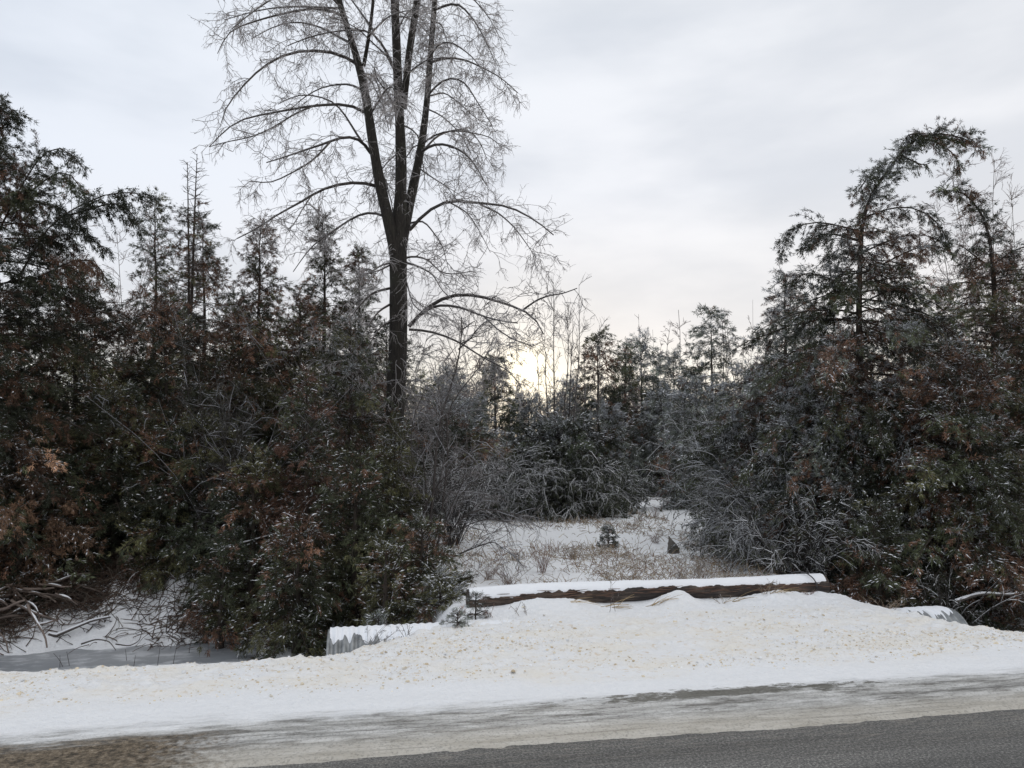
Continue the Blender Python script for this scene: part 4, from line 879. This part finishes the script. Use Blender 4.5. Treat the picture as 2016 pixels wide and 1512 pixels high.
for a in [(1068, 1125, 9.8, .42, 'reddish brown dead weed clump in the clearing behind the log', 301, 26, RED, .35),
          (1214, 1190, 7.5, .38, 'single tall dead stalk standing in front of the log', 302, 2, (.10, .07, .055), .12),
          (1345, 1140, 9.0, .22, 'dark brown dead weed behind the middle of the log', 303, 18, (.10, .07, .055), .7),
          (800, 1225, 6.6, .16, 'small bent dead weed in the snow right of the left culvert', 304, 5, (.09, .08, .07), .5),
          (965, 1205, 7.2, .14, 'thin pinkish weed by the left end of the log', 305, 5, RED, .4),
          (730, 1278, 6.35, .24, 'snow coated fern-like weed in front of the left culvert', 306, 10, (.16, .15, .15), .8),
          (1030, 1195, 7.35, .16, 'sparse weed in front of the left half of the log', 307, 5, (.15, .11, .085), .6),
          (1420, 1180, 8.0, .15, 'short dry weed in front of the log, right of its middle', 308, 5, (.24, .18, .11), .9),
          (1515, 1180, 8.1, .17, 'dry grassy weed near the right end of the log', 309, 9, (.20, .15, .10), .6),
          (1000, 1130, 9.0, .30, 'brown brushy weed behind the left end of the log', 310, 26, (.13, .08, .055), .8),
          (960, 1115, 9.3, .30, 'rusty weed tuft between the thicket and the log', 311, 22, (.15, .09, .06), .7),
          (1130, 1090, 11.0, .28, 'straw coloured weed tuft in the middle of the clearing', 312, 24, (.24, .18, .13), .5),
          (1380, 1130, 9.4, .25, 'thin dead weeds behind the right half of the log', 313, 12, (.13, .09, .07), .4),
          (1290, 1060, 12.8, .25, 'pinkish weed tuft left of the stump', 314, 20, (.2, .14, .12), .7),
          (1290, 1000, 17.5, .3, 'reddish weed tuft at the far end of the clearing', 315, 16, RED, .3),
          (1740, 1160, 7.9, .25, 'pale dry weed at the foot of the small brown tipped cedar', 316, 14, (.26, .2, .14), .8),
          (1790, 1165, 7.8, .25, 'brown weed tuft left of the right culvert', 317, 20, (.15, .09, .06), .7),
          (1590, 1175, 8.2, .1, 'low pinkish weed in the snow below the right end of the log', 318, 8, RED, 1.2)]:
    weed(*a)
# straws lying against the log
def straws():
    rng = np.random.default_rng(8); s = Soup()
    for px, py, n in ((1280, 1192, 9), (1195, 1186, 8), (1440, 1172, 7), (1520, 1168, 8), (1130, 1188, 4)):
        b = P(px, py, 7.55 + (px - 1008) * .0011); az = rng.normal(.1, .5, n); st = b + rng.normal(0, .03, (n, 3)) * np.array([2, .4, .2])
        st[:, 2] = [gz(q[0], q[1]) for q in st]
        Q = grow(rng, st, np.stack([np.cos(az), np.sin(az) * .1 - .15, rng.uniform(.2, .9, n)], 1), rng.uniform(.12, .32, n), 6, .5, .05); tubes(s, Q, .0028 * np.linspace(1, .4, 6)[None], 4, np.array((.42, .31, .17)) * rng.uniform(.6, 1.2, (n, 1)))
    tag(s.build('dry_straw', M_STRAW), 'bent pale straws against the front of the log', 'grass', kind='stuff')
straws()
def grass():
    rng = np.random.default_rng(21); s = Soup(); n = 30000
    u = rng.uniform(.2, 6.5, n); v = rng.uniform(8.2, 22, n); v = 8.2 + (v - 8.2) ** 1.25 / 14 ** .25
    den = fbm(u * .9, v * .55, 51, 4) + .25 * fbm(u * 5, v * 4, 52, 2); w_ = np.clip(den * 2.2 + .35, .04, 1) * np.interp(v, [8, 9, 11, 14, 22], [.8, .9, .8, .55, .25])
    k = rng.random(n) < w_; u, v = u[k], v[k]; x, y = xy_of(u, v); z = Hg(u, v, False); n = len(u); az = rng.uniform(0, 2 * PI, n); ln = rng.uniform(.15, 1.6, n)
    st = np.stack([x, y, z - .01], 1); Q = grow(rng, st, np.stack([np.cos(az) * ln, np.sin(az) * ln, np.ones(n)], 1), rng.uniform(.06, .24, n), 4, rng.uniform(.2, 1.6, n), .1)
    Q[..., 2] = np.maximum(Q[..., 2], z[:, None] - .005)
    pal = np.array([(.36, .29, .20), (.26, .19, .125), (.17, .10, .07), (.30, .255, .20), (.48, .46, .44)]); c = pal[rng.integers(0, 5, n)] * rng.uniform(.7, 1.3, (n, 1))
    tubes(s, Q, np.linspace(.0042, .0018, 4)[None] * (v / 10)[:, None], 3, c)
    tag(s.build('dry_grass', M_STRAW), 'frosted dry grass sticking through the snow of the clearing', 'grass', kind='stuff')
grass()
def undergrowth():
    rng = np.random.default_rng(22); s = Soup(); n = 80000
    u = rng.uniform(-9, 0, n); v = rng.uniform(9.7, 13.5, n); m = rng.random(n) < np.clip(fbm(u * 1.3, v * 1.5, 61) * 2.4 + .6, .08, 1) * sm(9.8, 10.7, v); u, v = u[m], v[m]
    u2 = rng.uniform(5.3, 9.5, 3000); v2 = rng.uniform(8.0, 12, 3000); m = rng.random(3000) < np.clip(fbm(u2 * 1.3, v2 * 1.5, 62) * 2 + .25, .02, 1); u = np.r_[u, u2[m]]; v = np.r_[v, v2[m]]
    x, y = xy_of(u, v); z = Hg(u, v, False); n = len(u); az = rng.uniform(0, 2 * PI, n); st = np.stack([x, y, z + .01], 1)
    Q = grow(rng, st, np.stack([np.cos(az) * 1.2, np.sin(az) * 1.2, rng.uniform(.1, 1, n)], 1), rng.uniform(.10, .5, n), 5, 1.0, .2); g0 = Hg(*uv_of(Q[..., 0], Q[..., 1]), False); Q[..., 2] = np.maximum(Q[..., 2], g0 + .01)
    pal = np.array([(.11, .07, .05), (.07, .05, .04), (.15, .10, .075), (.2, .17, .14)]); c = pal[rng.integers(0, 4, n)]
    tubes(s, Q, np.linspace(.006, .0025, 5)[None], 3, c * .7); tag(s.build('undergrowth', M_TWIG), 'brown twigs and dead stems littering the snowy ditch banks', 'undergrowth', kind='stuff')
undergrowth()
def pile():
    rng = np.random.default_rng(31); b = P(35, 1225, 9.4); bx, by = float(b[0]), float(b[1]); bz = gz(bx, by); root = empty('brush_pile', (bx, by, bz)); tag(root, 'heap of cut branches with snow on them beside the frozen ditch', 'brush pile')
    n = 64; st = np.stack([rng.normal(-.05, .32, n), rng.normal(0, .25, n), rng.uniform(0, .40, n)], 1) + np.array([bx, by, bz]); az = rng.normal(.2, .9, n) + PI * (rng.random(n) < .5)
    Q = grow(rng, st, np.stack([np.cos(az), np.sin(az) * .6, rng.normal(-.25, .3, n)], 1), rng.uniform(.25, .75, n), 7, .25, .16); g0 = Hg(*uv_of(Q[..., 0], Q[..., 1]), False); Q[..., 2] = np.maximum(Q[..., 2], g0 + .01)
    for k in range(n):
        s = Soup(); r = rng.uniform(.008, .024) * np.linspace(1, .5, 7)[None]; tubes(s, Q[k:k + 1], r, 6, np.array((.13, .10, .085)) * rng.uniform(.6, 1.4)); s.build('branch', M_TWIG, root, smooth=True, origin=(bx, by, bz))
        if k % 2: continue
        s = Soup(); tubes(s, Q[k:k + 1, 1:5] + np.array([0, 0, .012]), .011 * np.array([.3, 1, .8, .3])[None], 5, (.72, .74, .78)); so_ = s.build('lying_snow', M_LSNOW, root, origin=(bx, by, bz), smooth=True)
pile()
def branch(pts, d, r, label, seed, snow=True, tw=True, col=(.06, .05, .045)):
    rng = np.random.default_rng(seed); c = resample([P(x, y, q) for (x, y), q in zip(pts, d)], 16); g0 = Hg(*uv_of(c[:, 0], c[:, 1]), False); 
    c[:, 2] = np.maximum(c[:, 2], g0 + r * .4); O = tuple(float(q) for q in c[0]); root = empty('fallen_branch', O); tag(root, label, 'branch')
    s = Soup(); tubes(s, c[None], r * np.linspace(1, .4, 16)[None], 7, col); 
    if tw: twigs(s, rng, c[None], None, [(5, .15, .5, .6, r * .3, 5), (3, .06, .18, .7, r * .2, 3)], [col, col], .4, (.6, .6, .64), grav=.2)
    s.build('branch_wood', M_TWIG, root, origin=O)
    if snow: s = Soup(); tubes(s, (c + np.array([0, 0, r * .7]))[None], r * .75 * np.linspace(1, .4, 16)[None] * (1 + .3 * rng.random(16))[None], 6, (.8,) * 3); s.build('lying_snow', M_LSNOW, root, origin=O, smooth=True)
branch([(95, 1258), (150, 1235), (180, 1222), (218, 1215)], (9.3, 9.4, 9.5, 9.6), .022, 'thick fallen branch with snow on it sloping across the bank', 1)
branch([(160, 1268), (190, 1258), (215, 1262), (228, 1280)], (9.1, 9.1, 9.1, 9.0), .010, 'arched twig stuck in the bank just above the ice', 2, False, False)
branch([(228, 1268), (255, 1272), (275, 1262), (280, 1240)], (9.2, 9.15, 9.15, 9.2), .008, 'thin curved twig bending up from the ice edge', 3, False, False)
branch([(1880, 1185), (1930, 1168), (1985, 1172), (2040, 1165)], (8.6, 8.7, 8.8, 8.9), .02, 'fallen pole under the tangled shrub beyond the right ditch', 4)
branch([(250, 1148), (310, 1150), (360, 1148)], (10.6, 10.6, 10.6), .018, 'short snowy branch on top of the left bank', 5)
branch([(440, 1078), (490, 1066), (540, 1052)], (9.6, 9.7, 9.8), .014, 'snow lined dead branch among the low cedars left of the culvert', 6)
branch([(505, 865), (520, 890), (540, 915)], (9.6, 9.6, 9.6), .016, 'slanting snow lined dead stick caught in the left cedars', 7, True, True) if False else None
# stalks frozen into the ditch ice
for px, py, h in ((310, 1312, .26), (340, 1308, .30), (262, 1316, .16), (125, 1312, .2), (137, 1310, .18), (118, 1314, .15), (372, 1285, .3), (250, 1300, .15)):
    d = 2.4 * F / (py - 880) + .25; b = P(px, py, d); rng = np.random.default_rng(px); s = Soup()
    st = np.array([[b[0], b[1], -.82]]); Q = grow(rng, st, np.array([[rng.normal(0, .12), 0, 1.]]), np.array([h]), 6, 0, .05); tubes(s, Q, .0035 * np.linspace(1, .6, 6)[None], 4, (.06, .05, .045))
    tag(s.build('dead_stalk', M_TWIG, origin=(float(b[0]), float(b[1]), -.82)), 'thin dead stalk frozen upright in the ditch ice', 'stalk', 'dead stalks in the ditch ice')
# crumbs of ploughed snow and sand on the verge
def crumbs():
    rng = np.random.default_rng(41); n = 60000; u = rng.uniform(-6, 8, n); v = rng.uniform(4.9, 7.4, n)
    w_ = band(5.0, 5.35, 5.9, 7.4, v) * np.clip(fbm(u * .8, v * 1.8, 71) * 1.6 + .45, .02, 1); m = rng.random(n) < w_ * .55; u, v = u[m], v[m]
    z0 = Hg(u, v); m = z0 > -.02; u, v, z0 = u[m], v[m], z0[m]; x, y = xy_of(u, v); n = len(u); r = rng.gamma(.9, .0026, n) + .0028; r = np.minimum(r, .015)
    ico = np.array([(0, 0, 1), (.9, 0, .45), (.28, .85, .45), (-.72, .53, .45), (-.72, -.53, .45), (.28, -.85, .45), (.72, .53, -.45), (-.28, .85, -.45), (-.9, 0, -.45), (-.28, -.85, -.45), (.72, -.53, -.45)])
    fc = np.array([(0, 1, 2), (0, 2, 3), (0, 3, 4), (0, 4, 5), (0, 5, 1), (1, 6, 2), (2, 6, 7), (2, 7, 3), (3, 7, 8), (3, 8, 4), (4, 8, 9), (4, 9, 5), (5, 9, 10), (5, 10, 1), (1, 10, 6)])
    V = ico[None] * r[:, None, None] * rng.uniform(.6, 1.35, (n, 11, 1)) * np.array([1.15, 1.15, .75]) + np.stack([x, y, z0 + r * .15], 1)[:, None]
    pal = np.array([(.74, .66, .52), (.80, .76, .68), (.82, .84, .87), (.60, .50, .36), (.66, .62, .56)]); c = pal[rng.choice(5, n, p=[.25, .25, .2, .15, .15])] * rng.uniform(.8, 1.1, (n, 1))
    s = Soup(); s.add(V.reshape(-1, 3), (np.arange(n)[:, None, None] * 11 + fc[None]).reshape(-1, 3), np.repeat(c, len(fc), 0)); tag(s.build('snow_crumbs', M_STRAW), 'yellowish crumbs of ploughed snow and sand scattered over the verge', 'snow', kind='stuff')
crumbs()
print('script', round(time.time() - T0, 1), 's; faces', sum(len(o.data.polygons) for o in bpy.data.objects if o.type == 'MESH'))
